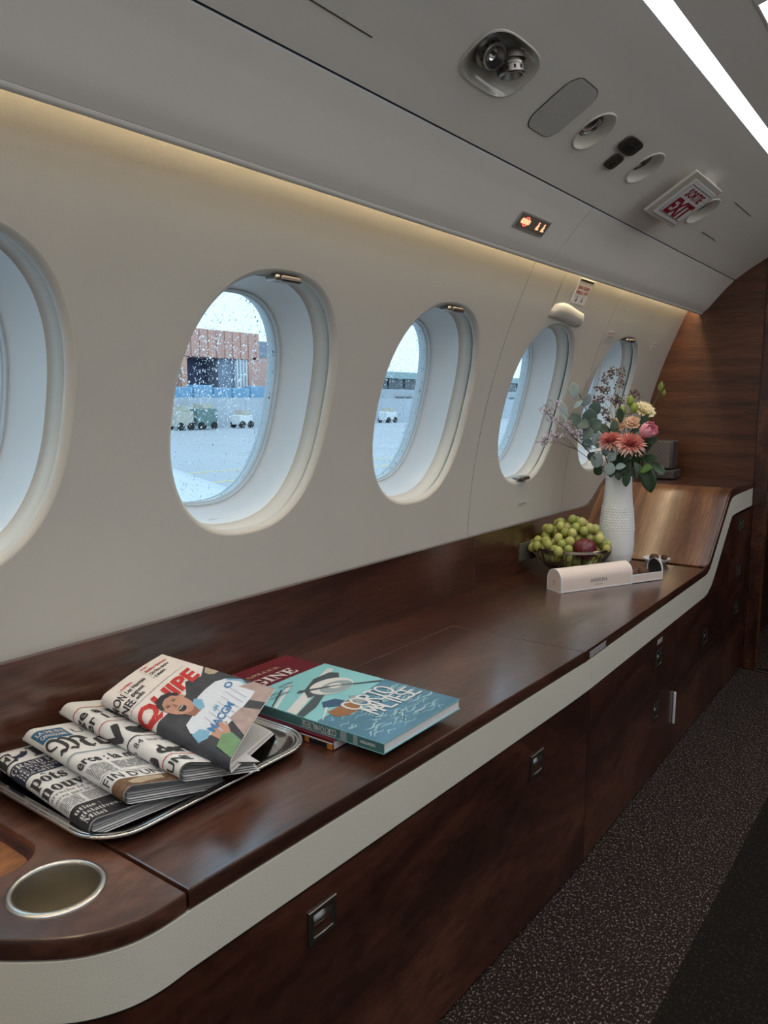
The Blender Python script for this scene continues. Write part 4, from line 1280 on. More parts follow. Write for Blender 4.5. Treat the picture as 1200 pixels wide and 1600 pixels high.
ink(P4, c4, rect2(0, 0, 0.0005, 0.040), 0.0800, 0.0520, 'news_grey')
ink(P4, c4, greeked(0, 0, 0.165, 0.0030, 0.0030, 0.35, 44), -0.022, 0.0660, 'news_grey')
def pd(pts, m, eps): return ink(P4, c4, poly2([(x, -y) for x, y in pts]), 0.0, 0.0, m, eps, 'photo')
def oval_td(cx, cy, a, b, rot=0.0, n=18):
    c, s_ = math.cos(rot), math.sin(rot)
    return [(cx + a*math.cos(2*PI*k/n)*c - b*math.sin(2*PI*k/n)*s_, cy + a*math.cos(2*PI*k/n)*s_ + b*math.sin(2*PI*k/n)*c) for k in range(n)]
pd([(-.030, .112), (.020, .116), (.072, .116), (.100, .096), (.130, .110), (.1615, .096), (.1615, .2415), (-.030, .2415)], 'photo_dark', 0.0005)
ink(P4, c4, text2d(sansbi('QUIPE'), 0.044, bold=0.020, width=0.168), -0.026, 0.1055, 'news_red', 0.0008, 'masthead')
# the printed player: head on the left, shirt spread to the right
pd([(.145, .108), (.1615, .100), (.1615, .128), (.150, .126), (.143, .118)], 'photo_cream', 0.0006)
pd([(.098, .160), (.135, .176), (.1615, .200), (.1615, .2415), (.120, .2415)], 'mauve_print', 0.0007)
pd([(.058, .140), (.075, .137), (.100, .137), (.128, .140), (.147, .152), (.158, .178), (.150, .192), (.136, .182), (.138, .214), (.118, .2150), (.060, .2120), (.026, .2050), (.008, .1900), (.002, .168), (.012, .154), (.040, .152)], 'jersey_white', 0.0009)
for k in range(7):
    x = 0.030 + 0.014*k
    pd([(x, .208), (x+.004, .190), (x+.010, .170), (x+.012, .170), (x+.0065, .190), (x+.003, .208)], 'jersey_fold', 0.0011)
pd([(.056, .138), (.068, .134), (.074, .146), (.060, .160), (.050, .156)], 'jersey_blue', 0.0013)
pd([(.146, .152), (.158, .178), (.150, .192), (.146, .188), (.152, .178), (.142, .155)], 'jersey_blue', 0.0013)
pd([(.000, .172), (.016, .176), (.022, .192), (.008, .196), (-.006, .188)], 'jersey_blue', 0.0013)
pd([(.016, .196), (.040, .192), (.052, .205), (.036, .220), (.016, .215)], 'skin_print', 0.0011)
pd([(.040, .2415), (.060, .206), (.090, .212), (.100, .2415)], 'mauve_print', 0.0012)
pd([(-.004, .2415), (.002, .214), (.026, .210), (.036, .222), (.030, .2415)], 'green_print', 0.0015)
ink(P4, c4, text2d(sansb('MACGM'), 0.0190, width=0.068), 0.022, 0.1990, 'letter_blue', 0.0016)
ink(P4, c4, text2d(sansb('oM'), 0.0110), 0.060, 0.1790, 'jersey_blue', 0.0016)
ink(P4, c4, MB().loops([[(r*math.cos(2*PI*k/14), r*0.7*math.sin(2*PI*k/14), 0) for k in range(14)] for r in (0.0095, 0.0060)]), 0.131, 0.165, 'letter_blue', 0.0016)
pd([(.030, .140), (.052, .128), (.066, .142), (.054, .158), (.034, .156)], 'skin_print_dark', 0.0011)
pd(oval_td(.040, .117, .030, .0215, 1.25), 'skin_print', 0.0013)
pd(oval_td(.0625, .112, .0065, .0045, 1.2, 10), 'skin_print', 0.0014)
pd([(.016, .106), (.018, .094), (.028, .085), (.044, .084), (.058, .091), (.065, .103), (.062, .108), (.054, .098), (.040, .094), (.027, .098), (.020, .108)], 'news_ink', 0.0017)
for cx, cy in ((.0285, .1095), (.0465, .1080)):
    pd(oval_td(cx, cy, .0042, .0014, 0.1, 10), 'news_ink', 0.0018)
    pd(oval_td(cx, cy-.0040, .0056, .0011, 0.05, 10), 'skin_print_dark', 0.0018)
pd([(.0370, .1100), (.0405, .1205), (.0340, .1205)], 'skin_print_dark', 0.0018)
pd(oval_td(.0385, .1305, .0078, .0058, 0.1, 14), 'news_ink', 0.0018)
pd([(.0325, .1272), (.0445, .1272), (.0430, .1288), (.0340, .1288)], 'news_white', 0.0020)

# ---- books
mat('book_paper', (0.80, 0.79, 0.81), 0.8, var=0.04, scale=400, aniso=(0.05, 0.05, 6))
mat('cover_teal', (0.25, 0.60, 0.66), 0.35, var=0.02, coat=0.3)
mat('cover_sea', (0.07, 0.21, 0.32), 0.35, var=0.25, scale=18, coat=0.3, aniso=(3, 1, 1))
mat('cover_foam', (0.34, 0.57, 0.63), 0.4, coat=0.3)
mat('cover_white', (0.72, 0.74, 0.76), 0.4, coat=0.3)
mat('cover_slate', (0.06, 0.085, 0.10), 0.4, coat=0.3)
mat('cover_grey', (0.30, 0.38, 0.42), 0.4, coat=0.3)
mat('spine_teal', (0.065, 0.19, 0.20), 0.4, coat=0.2)
mat('cover_red', (0.125, 0.006, 0.018), 0.38, var=0.05, coat=0.3)
mat('cover_stripe', (0.28, 0.03, 0.04), 0.38, coat=0.3)
mat('spine_orange', (0.55, 0.22, 0.03), 0.45)
mat('art_ochre', (0.30, 0.13, 0.05), 0.4, coat=0.3)
mat('art_blue', (0.03, 0.09, 0.20), 0.4, coat=0.3)
def book(name, label, x0, x1, y0, y1, z0, th, cover, spine, page='book_paper'):
    b_ = thing(name, label, 'book', ((x0+x1)/2, (y0+y1)/2, z0))
    ct = 0.0014
    cv = obj('front_cover', MB().box((x0, y0, z0+th-ct), (x1, y1, z0+th)), cover, b_, smooth=0)
    obj('back_cover', MB().box((x0, y0, z0), (x1, y1, z0+ct)), cover, b_, smooth=0)
    sp = obj('spine', MB().box((x0, y0, z0+ct), (x1, y0+0.0016, z0+th-ct)), spine, b_, smooth=0)
    obj('pages', MB().box((x0+0.002, y0+0.0016, z0+ct), (x1-0.0012, y1-0.002, z0+th-ct)), page, b_, smooth=0)
    z = z0+th
    def top(mb, m, h=0.0003, nm='print'):      # cover coordinates: x along +y (reading direction), y up towards -x
        return sub(nm, MB().add([(x1 - y, y0 + x, z + h + q) for x, y, q in mb.v], [tuple(reversed(f)) for f in mb.f]), m, cv, smooth=0)
    def side(mb, m, nm='print'):   # spine coordinates: x from the foot of the book, y up
        vs = [(x1 - x, y0 - 0.0004 - q, z0 + y) for x, y, q in mb.v]
        return sub(nm, MB().add(vs, [tuple(reversed(f)) for f in mb.f]), m, sp, smooth=0)
    return b_, top, side
ZR = ZT_TOP + 0.0006
rb_, rtop, rside = book('comic_album', 'dark red hardback album with white serif title under the teal book', -1.018, -0.694, 0.808, 1.048, ZR, 0.0155, 'cover_red', 'cover_red')
for k in range(4):
    rtop(rect2(0.0, 0.301+k*0.006, 0.24, 0.3022+k*0.006), 'cover_stripe')
def rt(mb, x, y, m, h=0.0003): return rtop(MB().add([(x+a, y+b, 0) for a, b, c in mb.v], mb.f), m, h)
rt(text2d(serif('PHILIPPE GELUCK'), 0.0135, width=0.175), 0.008, 0.282, 'photo_cream')
rt(text2d(serif('ORIGINE'), 0.038, bold=0.01, width=0.180), 0.010, 0.242, 'cover_white')
rside(rect2(0.0005, 0.0014, 0.011, 0.0095), 'spine_orange')
rside(rect2(0.0115, 0.0014, 0.046, 0.0095), 'news_black')
rside(rect2(0.0465, 0.0014, 0.055, 0.0095), 'spine_orange')
def up_side(fn, body, size, x_foot, zc, m, width=None):
    """spine lettering that reads upside down from the front"""
    mb = text2d(body, size, width=width)
    fn(MB().add([(x_foot + a, zc - b, 0) for a, b, c in mb.v], [tuple(reversed(f)) for f in mb.f]), m)
up_side(rside, sansb('casterman'), 0.0085, 0.0135, 0.0075, 'cover_white', 0.031)
rside(rect2(0.0002, 0.0100, 0.20, 0.0122), 'cover_white')

ZB2 = ZR + 0.0155 + 0.0004
bk, btop, bside = book('comic_book', 'teal comic paperback with white hand-lettered title on the red album', -0.893, -0.609, 0.816, 1.019, ZB2, 0.0165, 'cover_teal', 'spine_teal')
def bt(mb, x, y, m, h=0.0003, nm='print'): return btop(MB().add([(x+a, y+b, c) for a, b, c in mb.v], mb.f), m, h, nm)
bt(poly2([(0.0005, 0.0005), (0.2025, 0.0005), (0.2025, 0.150), (0.060, 0.128), (0.0005, 0.124)]), 0, 0, 'cover_sea', 0.0002, 'sea_print')
rnd = random.Random(5)
wv = MB()
for k in range(70):
    x = rnd.uniform(0.004, 0.17); y = rnd.uniform(0.008, 0.118); L = rnd.uniform(0.012, 0.05); a = rnd.uniform(0.0007, 0.0020)
    pts = []; n = 9
    for i in range(n):
        u = i/(n-1)
        pts.append((min(x + L*u, 0.2015), y + 0.003*math.sin(u*7+k) + 0.004*u, a*math.sin(PI*u)+0.0002))
    o = len(wv.v)
    wv.add([(p[0], p[1]+p[2], 0) for p in pts] + [(p[0], p[1]-p[2], 0) for p in pts], [(i, n+i, n+i+1, i+1) for i in range(n-1)])
bt(wv, 0, 0, 'cover_foam', 0.0004, 'wave_print')
# a seaplane in flat colours
bt(poly2([(0.0005, 0.165), (0.0005, 0.185), (0.120, 0.238), (0.185, 0.262), (0.190, 0.252), (0.130, 0.222)]), 0, 0, 'cover_white', 0.0004, 'wing_print')
bt(poly2([(0.0005, 0.150), (0.0005, 0.164), (0.105, 0.205), (0.112, 0.196), (0.040, 0.160)]), 0, 0, 'cover_slate', 0.0004, 'wing_print')
bt(poly2([(0.060, 0.195), (0.080, 0.222), (0.130, 0.246), (0.172, 0.246), (0.180, 0.232), (0.150, 0.205), (0.110, 0.188)]), 0, 0, 'cover_slate', 0.0005, 'plane_print')
bt(poly2(circ(0.124, 0.200, 0.044, 0.030, 28)), 0, 0, 'cover_white', 0.0006, 'plane_print')
bt(poly2(circ(0.126, 0.192, 0.034, 0.021, 24)), 0, 0, 'cover_grey', 0.0007, 'plane_print')
bt(poly2(circ(0.128, 0.196, 0.013, 0.010, 16)), 0, 0, 'cover_white', 0.0008, 'plane_print')
bt(poly2([(0.062, 0.222), (0.074, 0.228), (0.126, 0.199), (0.196, 0.150), (0.190, 0.146), (0.128, 0.194)]), 0, 0, 'cover_slate', 0.0009, 'propeller_print')
bt(poly2([(0.0005, 0.214), (0.0005, 0.217), (0.060, 0.255), (0.062, 0.252)]), 0, 0, 'cover_slate', 0.0005, 'strut_print')
bt(poly2([(0.0005, 0.205), (0.0005, 0.211), (0.085, 0.262), (0.090, 0.258)]), 0, 0, 'cover_white', 0.0005, 'strut_print')
bt(poly2([(0.008, 0.118), (0.010, 0.121), (0.062, 0.158), (0.064, 0.154)]), 0, 0, 'cover_white', 0.0005, 'strut_print')
# a plain float below the engine in the cover's blue and rust colours
bt(poly2([(0.045, 0.150), (0.060, 0.166), (0.084, 0.160), (0.088, 0.142), (0.066, 0.134)]), 0, 0, 'art_blue', 0.0006, 'float_print')
bt(poly2([(0.030, 0.112), (0.036, 0.134), (0.062, 0.134), (0.092, 0.140), (0.096, 0.116), (0.070, 0.100), (0.045, 0.100)]), 0, 0, 'art_ochre', 0.0006, 'float_print')
bt(poly2([(0.088, 0.116), (0.106, 0.150), (0.116, 0.142), (0.110, 0.112)]), 0, 0, 'cover_grey', 0.0007, 'float_print')
# hand lettering drawn as round-nibbed strokes
def strokes(lines, wd):
    o = MB()
    for ln in lines:
        pts = [Vector((a, b)) for a, b in ln]
        for i in range(len(pts)-1):
            d = pts[i+1]-pts[i]
            if d.length < 1e-9: continue
            nn = Vector((-d.y, d.x)).normalized()*wd/2
            zz = len(o.f)*4e-6
            o.add([(*(pts[i]-nn), zz), (*(pts[i+1]-nn), zz), (*(pts[i+1]+nn), zz), (*(pts[i]+nn), zz)], [(0,1,2,3)])
        for p in pts:
            zz = len(o.f)*4e-6
            o.add([(p.x + wd/2*math.cos(2*PI*k/8), p.y + wd/2*math.sin(2*PI*k/8), zz) for k in range(8)], [tuple(range(8))])
    return o
def arc(cx, cy, rx, ry, a0, a1, n=12): return [(cx + rx*math.cos(math.radians(a0 + (a1-a0)*i/n)), cy + ry*math.sin(math.radians(a0 + (a1-a0)*i/n))) for i in range(n+1)]
def hand(word, h=1.0, wdt=0.62, gap=0.12):
    G = {'C': [arc(0.32, 0.5, 0.32, 0.5, 50, 310)], 'O': [arc(0.32, 0.5, 0.32, 0.5, 0, 360, 18)], 'R': [[(0.05, 0), (0.05, 1)], arc(0.08, 0.75, 0.38, 0.25, 90, -90) + [(0.08, 0.5), (0.5, 0)]],
         'T': [[(0.28, 0), (0.28, 1)], [(0, 1), (0.58, 1)]], 'M': [[(0, 0), (0.06, 1), (0.3, 0.35), (0.54, 1), (0.6, 0)]], 'A': [[(0, 0), (0.28, 1), (0.56, 0)], [(0.1, 0.35), (0.46, 0.35)]],
         'L': [[(0.04, 1), (0.04, 0), (0.5, 0)]], 'E': [[(0.5, 1), (0.04, 1), (0.04, 0), (0.5, 0)], [(0.04, 0.52), (0.42, 0.52)]], 'S': [arc(0.27, 0.74, 0.24, 0.26, 40, 270) + arc(0.27, 0.24, 0.26, 0.26, 90, -140)]}
    out = []; x = 0.0
    for ch in word:
        for ln in G[ch]: out.append([((x + a)*h, b*h) for a, b in ln])
        x += wdt + gap
    return out
bt(strokes(hand('CORTO', 0.034, 0.55, 0.06), 0.0050), 0.066, 0.102, 'cover_white', 0.0010, 'title')
bt(strokes(hand('MALTESE', 0.032, 0.46, 0.06), 0.0046), 0.074, 0.066, 'cover_white', 0.0011, 'title')
bt(text2d("LE JOUR D'AVANT", 0.0110, width=0.095), 0.080, 0.040, 'cover_foam', 0.0009)
bt(text2d(sansb('casterman'), 0.0062), 0.118, 0.024, 'cover_white', 0.0009)
bt(text_lines(['MARTIN', 'QUENEHEN'], 0.0085, 1.2), 0.018, 0.246, 'cover_slate', 0.0009)
bt(text_lines(['BASTIEN', 'VIVES'], 0.0085, 1.2), 0.066, 0.262, 'cover_slate', 0.0009)
up_side(bside, sansb('casterman'), 0.0082, 0.0140, 0.0108, 'cover_white', 0.027)
bside(rect2(0.046, 0.0014, 0.054, 0.0151), 'cover_grey'); bside(rect2(0.066, 0.0014, 0.078, 0.0151), 'cover_grey')
cm = strokes(hand('CORTO', 0.0088, 0.60, 0.06), 0.0012)
bside(MB().add([(0.086 + a, 0.0125 - b, c) for a, b, c in cm.v], cm.f), 'cover_white')
cm = strokes(hand('MALTESE', 0.0088, 0.52, 0.06), 0.0011)
bside(MB().add([(0.118 + a, 0.0125 - b, c) for a, b, c in cm.v], cm.f), 'cover_white')
up_side(bside, 'LE JOUR', 0.0048, 0.222, 0.0125, 'cover_slate'); up_side(bside, "D'AVANT", 0.0048, 0.222, 0.0072, 'cover_slate')

# ---- gift box with its drawer pulled out
mat('box_blush', (0.82, 0.70, 0.65), 0.5, var=0.02)
mat('box_white', (0.86, 0.85, 0.87), 0.5, var=0.01)
mat('box_inside', (0.006, 0.005, 0.005), 0.7)
mat('box_print', (0.10, 0.09, 0.09), 0.6)
bd = Vector((0.1115, 0.2200, 0)).normalized(); bn = Vector((-bd.y, bd.x, 0))    # along the box, and towards the wall
bo = Vector((-0.8205, 1.8800, ZT_TOP+0.0008))
def bxf(mb): 
    mb.v = [tuple(bo + bd*a + bn*b + Vector((0, 0, c))) for a, b, c in mb.v]
    return mb
gb = thing('gift_box', 'pale pink arched confectionery box pulled open at its far end', 'box', tuple(bo + bd*0.18 + bn*0.03))
BW, BH, BL, BT = 0.058, 0.060, 0.247, 0.362
def arch(ins=0.0, n=16, h=BH, w_=BW):
    r = w_/2 - ins
    pts = [(ins, ins)]
    cy = h - w_/2
    for i in range(n+1):
        a = PI - PI*i/n
        pts.append((w_/2 + r*math.cos(a), cy + r*math.sin(a)))
    pts.append((w_-ins, ins))
    return pts
def arch_ring(a, ins=0.0, h=BH): return [(a, b, c) for b, c in arch(ins, 16, h)]
sl = obj('sleeve', bxf(MB().loops([arch_ring(0.002), arch_ring(BL)], True)), 'box_blush', gb, smooth=45)
obj('sleeve_lining', bxf(MB().loops([arch_ring(0.002, 0.0016), arch_ring(BL, 0.0016)], True)), 'box_inside', gb, smooth=45)
sub('piping', bxf(MB().loops([arch_ring(BL-0.0036, -0.0006), arch_ring(BL+0.0006, -0.0006), arch_ring(BL+0.0006, 0.0020), arch_ring(BL-0.0036, 0.0020)], True)), 'box_white', sl, smooth=45)
obj('end_panel', bxf(MB().loops([arch_ring(0.0, 0.0034), arch_ring(0.0022, 0.0034)], True, True, True)), 'box_blush', gb, smooth=30)
sub('piping', bxf(MB().loops([arch_ring(0.004, -0.0007), arch_ring(-0.0005, -0.0007), arch_ring(-0.0005, 0.0034), arch_ring(0.002, 0.0034)], True)), 'box_white', sl, smooth=45)
sub('piping', bxf(MB().box((0.0, -0.0007, 0.0), (BL, 0.0008, 0.0032))), 'box_white', sl, smooth=0)
dwr = obj('drawer', bxf(MB().box((0.10, 0.0026, 0.0016), (BT, BW-0.0026, 0.0034)).box((0.10, 0.0020, 0.0016), (BT, 0.0036, 0.0225)).box((0.10, BW-0.0036, 0.0016), (BT, BW-0.0020, 0.0225))), 'box_blush', gb, smooth=0)
sub('piping', bxf(MB().box((0.12, 0.0014, 0.0205), (BT, 0.0042, 0.0236)).box((BL, 0.0014, 0.0008), (BT, 0.0030, 0.0032)).box((0.12, BW-0.0042, 0.0205), (BT, BW-0.0014, 0.0236))), 'box_white', dwr, smooth=0)
obj('far_end', bxf(MB().loops([arch_ring(BT-0.0022, 0.0030, BH-0.001), arch_ring(BT, 0.0030, BH-0.001)], True, True, True)), 'box_inside', gb, smooth=30)
sub('piping', bxf(MB().loops([arch_ring(BT-0.0034, 0.0008, BH-0.001), arch_ring(BT+0.0010, 0.0008, BH-0.001), arch_ring(BT+0.0010, 0.0036, BH-0.001), arch_ring(BT-0.0034, 0.0036, BH-0.001)], True)), 'box_white', dwr, smooth=45)
def on_front(mb, a0, c0):     # side of the sleeve facing the aisle
    return bxf(MB().add([(a0 + x, -0.0004, c0 + y) for x, y, z in mb.v], mb.f))
sub('lettering', on_front(text2d(serif('ANGELINA'), 0.0135, width=0.060), 0.098, 0.0195), 'box_print', sl, smooth=0)
sub('lettering', on_front(text2d('PARIS 1903', 0.0040, width=0.026), 0.115, 0.0110), 'box_print', sl, smooth=0)
def on_end(mb, b0, c0): return bxf(MB().add([(-0.0006, b0 - x, c0 + y) for x, y, z in mb.v], mb.f))
sub('emblem', on_end(text2d(serif('A'), 0.0125), 0.0335, 0.0235), 'box_print', sl, smooth=0)
sub('emblem', on_end(text2d(serif('P'), 0.0075), 0.0315, 0.0165), 'box_print', sl, smooth=0)
mat('chocolate', (0.085, 0.030, 0.015), 0.6, var=0.35, scale=220, bump=0.8, bscale=260)
def truffle(p, r, label):
    mb = MB().sphere(p, r, 16, 10, 1.0, 1.0, 0.88)
    rnd = random.Random(int(p[1]*1e4))
    mb.v = [tuple(Vector(p) + (Vector(v)-Vector(p))*(1 + rnd.uniform(-0.05, 0.05))) for v in mb.v]
    return obj('chocolate_truffle', mb, 'chocolate', smooth=70, label=label, cat='chocolate', group='chocolate truffles')
for a, b, lb in ((0.272, 0.026, 'chocolate truffle in the open box next to the sleeve'), (0.311, 0.024, 'chocolate truffle in the open box by the black arched end')):
    p = bo + bd*a + bn*b + Vector((0, 0, 0.0036+0.0165)); truffle(tuple(p), 0.0187, lb)
# small dish behind
mat('porcelain', (0.74, 0.75, 0.77), 0.18, var=0.01, coat=0.4)
dc = (-0.742, 2.415, ZT_TOP+0.0006)
ds = thing('small_dish', 'small white porcelain dish behind the open end of the gift box', 'dish', dc)
obj('bowl', MB().lathe([(0.0001, 0.004), (0.020, 0.0045), (0.032, 0.009), (0.0405, 0.0175), (0.0415, 0.018), (0.041, 0.0165), (0.033, 0.006), (0.022, 0.0), (0.0001, 0.0)], dc, 40), 'porcelain', ds, smooth=60)
truffle((dc[0]-0.006, dc[1]-0.004, dc[2]+0.0052+0.0135), 0.0150, 'chocolate truffle on the small white dish')
truffle((dc[0]+0.0205, dc[1]+0.012, dc[2]+0.0105+0.0100), 0.0108, 'smaller chocolate truffle at the edge of the small white dish')

# ---- wire fruit bowl
BC = Vector((-0.915, 2.160, ZT_TOP+0.0006))
RB, HB = 0.1150, 0.0740
fb_ = thing('fruit_bowl', 'dark chrome wire bowl full of grapes', 'bowl', tuple(BC))
mat('bowl_chrome', (0.36, 0.33, 0.31), 0.16, 1.0)
obj('rim', MB().lathe([(RB-0.0022, HB-0.0035), (RB-0.0022, HB+0.0035), (RB, HB+0.0045), (RB+0.0022, HB+0.0035), (RB+0.0022, HB-0.0035), (RB-0.0022, HB-0.0035)], tuple(BC), 64), 'bowl_chrome', fb_, smooth=40)
obj('base_ring', MB().lathe([(0.048 + 0.0026*math.cos(2*PI*k/10), 0.0028 + 0.0026*math.sin(2*PI*k/10)) for k in range(11)], tuple(BC), 40), 'bowl_chrome', fb_, smooth=60)
wire_prof = [(RB, HB), (RB-0.004, HB*0.80), (RB-0.016, HB*0.52), (RB-0.034, HB*0.28), (RB-0.055, HB*0.11), (0.048, 0.0034)]
wm = MB().tube([(r, 0.018*(1-i/5.0)*(1 if i else 1), z) for i, (r, z) in enumerate(wire_prof)], 0.0014, 6)
wme = mk_mesh('wire', wm, 'bowl_chrome', 60)
for k in range(40):
    o = bpy.data.objects.new('wire', wme); COL.objects.link(o); o.parent = fb_
    o.rotation_euler = (0, 0, 2*PI*k/40)
obj('bottom', MB().lathe([(0.0001, 0.0045), (0.046, 0.0045), (0.046, 0.0038), (0.0001, 0.0038)], tuple(BC), 32), 'bowl_chrome', fb_, smooth=20)

# plum
mat('plum_skin', (0.115, 0.008, 0.018), 0.35, var=0.25, scale=40, coat=0.2)
PL = Vector((-0.852, 2.110, BC.z + 0.080))
pm = MB().sphere(tuple(PL), 0.034, 24, 16, 1, 1, 0.92)
pl = thing('plum', 'dark red plum among the green grapes', 'fruit', (PL.x, PL.y, PL.z-0.031))
obj('flesh', pm, 'plum_skin', pl, smooth=80)
obj('stalk', MB().tube([(PL.x, PL.y, PL.z+0.030), (PL.x+0.002, PL.y, PL.z+0.037)], 0.0012, 6), 'chocolate', pl)

# grapes: relaxed packing of berries over the bowl
m_, n_, l_, b_ = _base('grape_skin')
tc = n_.new('ShaderNodeTexCoord'); no = n_.new('ShaderNodeTexNoise'); no.inputs['Scale'].default_value = 90
oi = n_.new('ShaderNodeObjectInfo')
rp = n_.new('ShaderNodeValToRGB')
rp.color_ramp.elements[0].color = (0.36, 0.40, 0.09, 1); rp.color_ramp.elements[1].color = (0.62, 0.60, 0.22, 1)
l_.new(oi.outputs['Random'], rp.inputs[0])
mx = n_.new('ShaderNodeMix'); mx.data_type = 'RGBA'; mx.blend_type = 'MULTIPLY'; mx.inputs[0].default_value = 0.3
l_.new(tc.outputs['Object'], no.inputs['Vector']); l_.new(rp.outputs[0], mx.inputs[6]); l_.new(no.outputs['Color'], mx.inputs[7])
l_.new(mx.outputs[2], b_.inputs['Base Color'])
b_.inputs['Roughness'].default_value = 0.22
b_.inputs['Subsurface Weight'].default_value = 0.35
b_.inputs['Subsurface Radius'].default_value = (0.012, 0.012, 0.004)
b_.inputs['Subsurface Scale'].default_value = 0.6
mat('grape_stem', (0.22, 0.16, 0.05), 0.7)
gme = mk_mesh('grape', MB().sphere((0, 0, 0), 0.0138, 14, 10, 1, 1, 1.1), 'grape_skin', 80)
rnd = random.Random(11)
def bowl_r(z): return float(np.interp(z, [p[1] for p in wire_prof[::-1]], [p[0] for p in wire_prof[::-1]]))
pos = []
def mound(x, y): return HB + 0.018 + 0.052*max(0, 1-((x+0.030)**2+(y-0.005)**2)/0.0105) + 0.030*max(0, 1-((x-0.050)**2+(y-0.02)**2)/0.006)
tries = 0
while len(pos) < 118 and tries < 60000:
    tries += 1
    a = rnd.uniform(0, 2*PI); q = RB*1.02*math.sqrt(rnd.random())
    x, y = q*math.cos(a), q*math.sin(a)
    z = rnd.uniform(0.020, mound(x, y))
    rmax = (bowl_r(min(z, HB)) - 0.016) if z < HB-0.004 else RB*1.06 - (z-HB)*0.9
    if math.hypot(x, y) > rmax: continue
    P = BC + Vector((x, y, z))
    if (P-PL).length < 0.034+0.0125: continue
    # keep the plum visible from the aisle
    if P.z > PL.z-0.02 and (P.y < PL.y and P.x > PL.x-0.03): continue
    if any((P-o_).length < 0.0250 for o_ in pos): continue
    pos.append(P)
gbn = thing('grape_bunch', 'heaped bunch of pale green grapes in the wire bowl', 'grapes', (BC.x, BC.y, BC.z+0.006))
go = Vector(ORG[gbn.name])
for P in pos:
    o = bpy.data.objects.new('grape', gme); COL.objects.link(o); o.parent = gbn
    o.location = P - go
    o.rotation_euler = (rnd.uniform(-0.5, 0.5), rnd.uniform(-0.5, 0.5), rnd.uniform(0, 6.28))
    o.scale = [rnd.uniform(0.9, 1.08)]*3
o = bpy.data.objects.new('grape', gme); COL.objects.link(o); o.parent = gbn          # the one hanging over the rim
o.location = BC + Vector((0.016, -0.1295, HB+0.006)) - go
stm = MB()
top_ = [P for P in pos if P.z > BC.z+HB+0.02]
c0 = BC + Vector((-0.045, -0.02, HB+0.060))
stm.tube([c0 + Vector((-0.02, -0.03, -0.035)), c0 + Vector((-0.008, -0.012, -0.005)), c0 + Vector((0.004, 0.004, 0.012)), c0 + Vector((0.02, 0.01, 0.008)), c0 + Vector((0.035, 0.01, 0.016))], [0.0018, 0.002, 0.0022, 0.0018, 0.0014], 6)
for P in top_[:30]:
    stm.tube([P + Vector((0, 0, 0.013)), P*0.8 + (c0+Vector((0, 0, 0.01)))*0.2 + Vector((0, 0, 0.010))], 0.0008, 5)
obj('stem', stm, 'grape_stem', gbn)

# ---- vase
VC = Vector((-0.848, 2.350, ZT_TOP+0.0006))
mat('vase_white', (0.88, 0.90, 0.93), 0.35, var=0.01)
vp = [(0.030, 0.0), (0.040, 0.002), (0.0470, 0.012), (0.0520, 0.035), (0.0538, 0.062), (0.0530, 0.095), (0.0500, 0.135), (0.0462, 0.175), (0.0425, 0.215), (0.0398, 0.250), (0.0390, 0.270)]
zs = np.linspace(0.0, 0.270, 110)
NA = 120
rings = []
for z in zs:
    r0 = float(np.interp(z, [p[1] for p in vp], [p[0] for p in vp]))
    ring = []
    for k in range(NA):
        a = 2*PI*k/NA
        amp = 0.0
        if 0.095 < z < 0.190:
            fade = min(1, (z-0.095)/0.015, (0.190-z)/0.015)
            row = int(z/0.0082)
            amp = 0.0026*fade*math.cos(PI*((z/0.0082) % 1 - 0.5))*abs(math.cos(a*15 + (PI/2 if row % 2 else 0)))
        ring.append(VC + Vector(((r0+amp)*math.cos(a), (r0+amp)*math.sin(a), z)))
    rings.append(ring)
for r0, z in ((0.0385, 0.2712), (0.0368, 0.2705), (0.0362, 0.262), (0.042, 0.18), (0.048, 0.08), (0.040, 0.012), (0.001, 0.008)):
    rings.append([VC + Vector((r0*math.cos(2*PI*k/NA), r0*math.sin(2*PI*k/NA), z)) for k in range(NA)])
va = thing('vase', 'tall white porcelain vase with embossed diamond band', 'vase', tuple(VC))
obj('vase_body', MB().loops(rings, True, True, True), 'vase_white', va, smooth=60)

# ---- the bouquet: every stem is a thing of its own
mat('stem_green', (0.07, 0.11, 0.035), 0.6)
mat('stem_brown', (0.12, 0.085, 0.05), 0.7)
mat('euca_leaf', (0.27, 0.35, 0.37), 0.6, var=0.2, scale=60, sheen=0.3)
mat('euca_dark', (0.07, 0.115, 0.105), 0.55, var=0.3, scale=60)
mat('leaf_dark', (0.018, 0.045, 0.020), 0.4, var=0.4, scale=50)
mat('leaf_bright', (0.085, 0.17, 0.022), 0.4, var=0.3, scale=50)
mat('petal_red', (0.52, 0.155, 0.14), 0.6, var=0.25, scale=120)
mat('petal_salmon', (0.76, 0.46, 0.39), 0.6, var=0.2, scale=120)
mat('petal_pink', (0.82, 0.33, 0.42), 0.55, var=0.15, scale=80)
mat('petal_peach', (0.82, 0.57, 0.42), 0.6, var=0.12, scale=80)
mat('petal_cream', (0.86, 0.77, 0.52), 0.6, var=0.12, scale=80)
mat('bud_green', (0.22, 0.30, 0.05), 0.5, var=0.2, scale=60)
mat('lilac_dry', (0.52, 0.45, 0.56), 0.8, var=0.2, scale=120)
mat('brown_dry', (0.13, 0.085, 0.085), 0.8, var=0.3, scale=120)
MOUTH = VC + Vector((0, 0, 0.262))
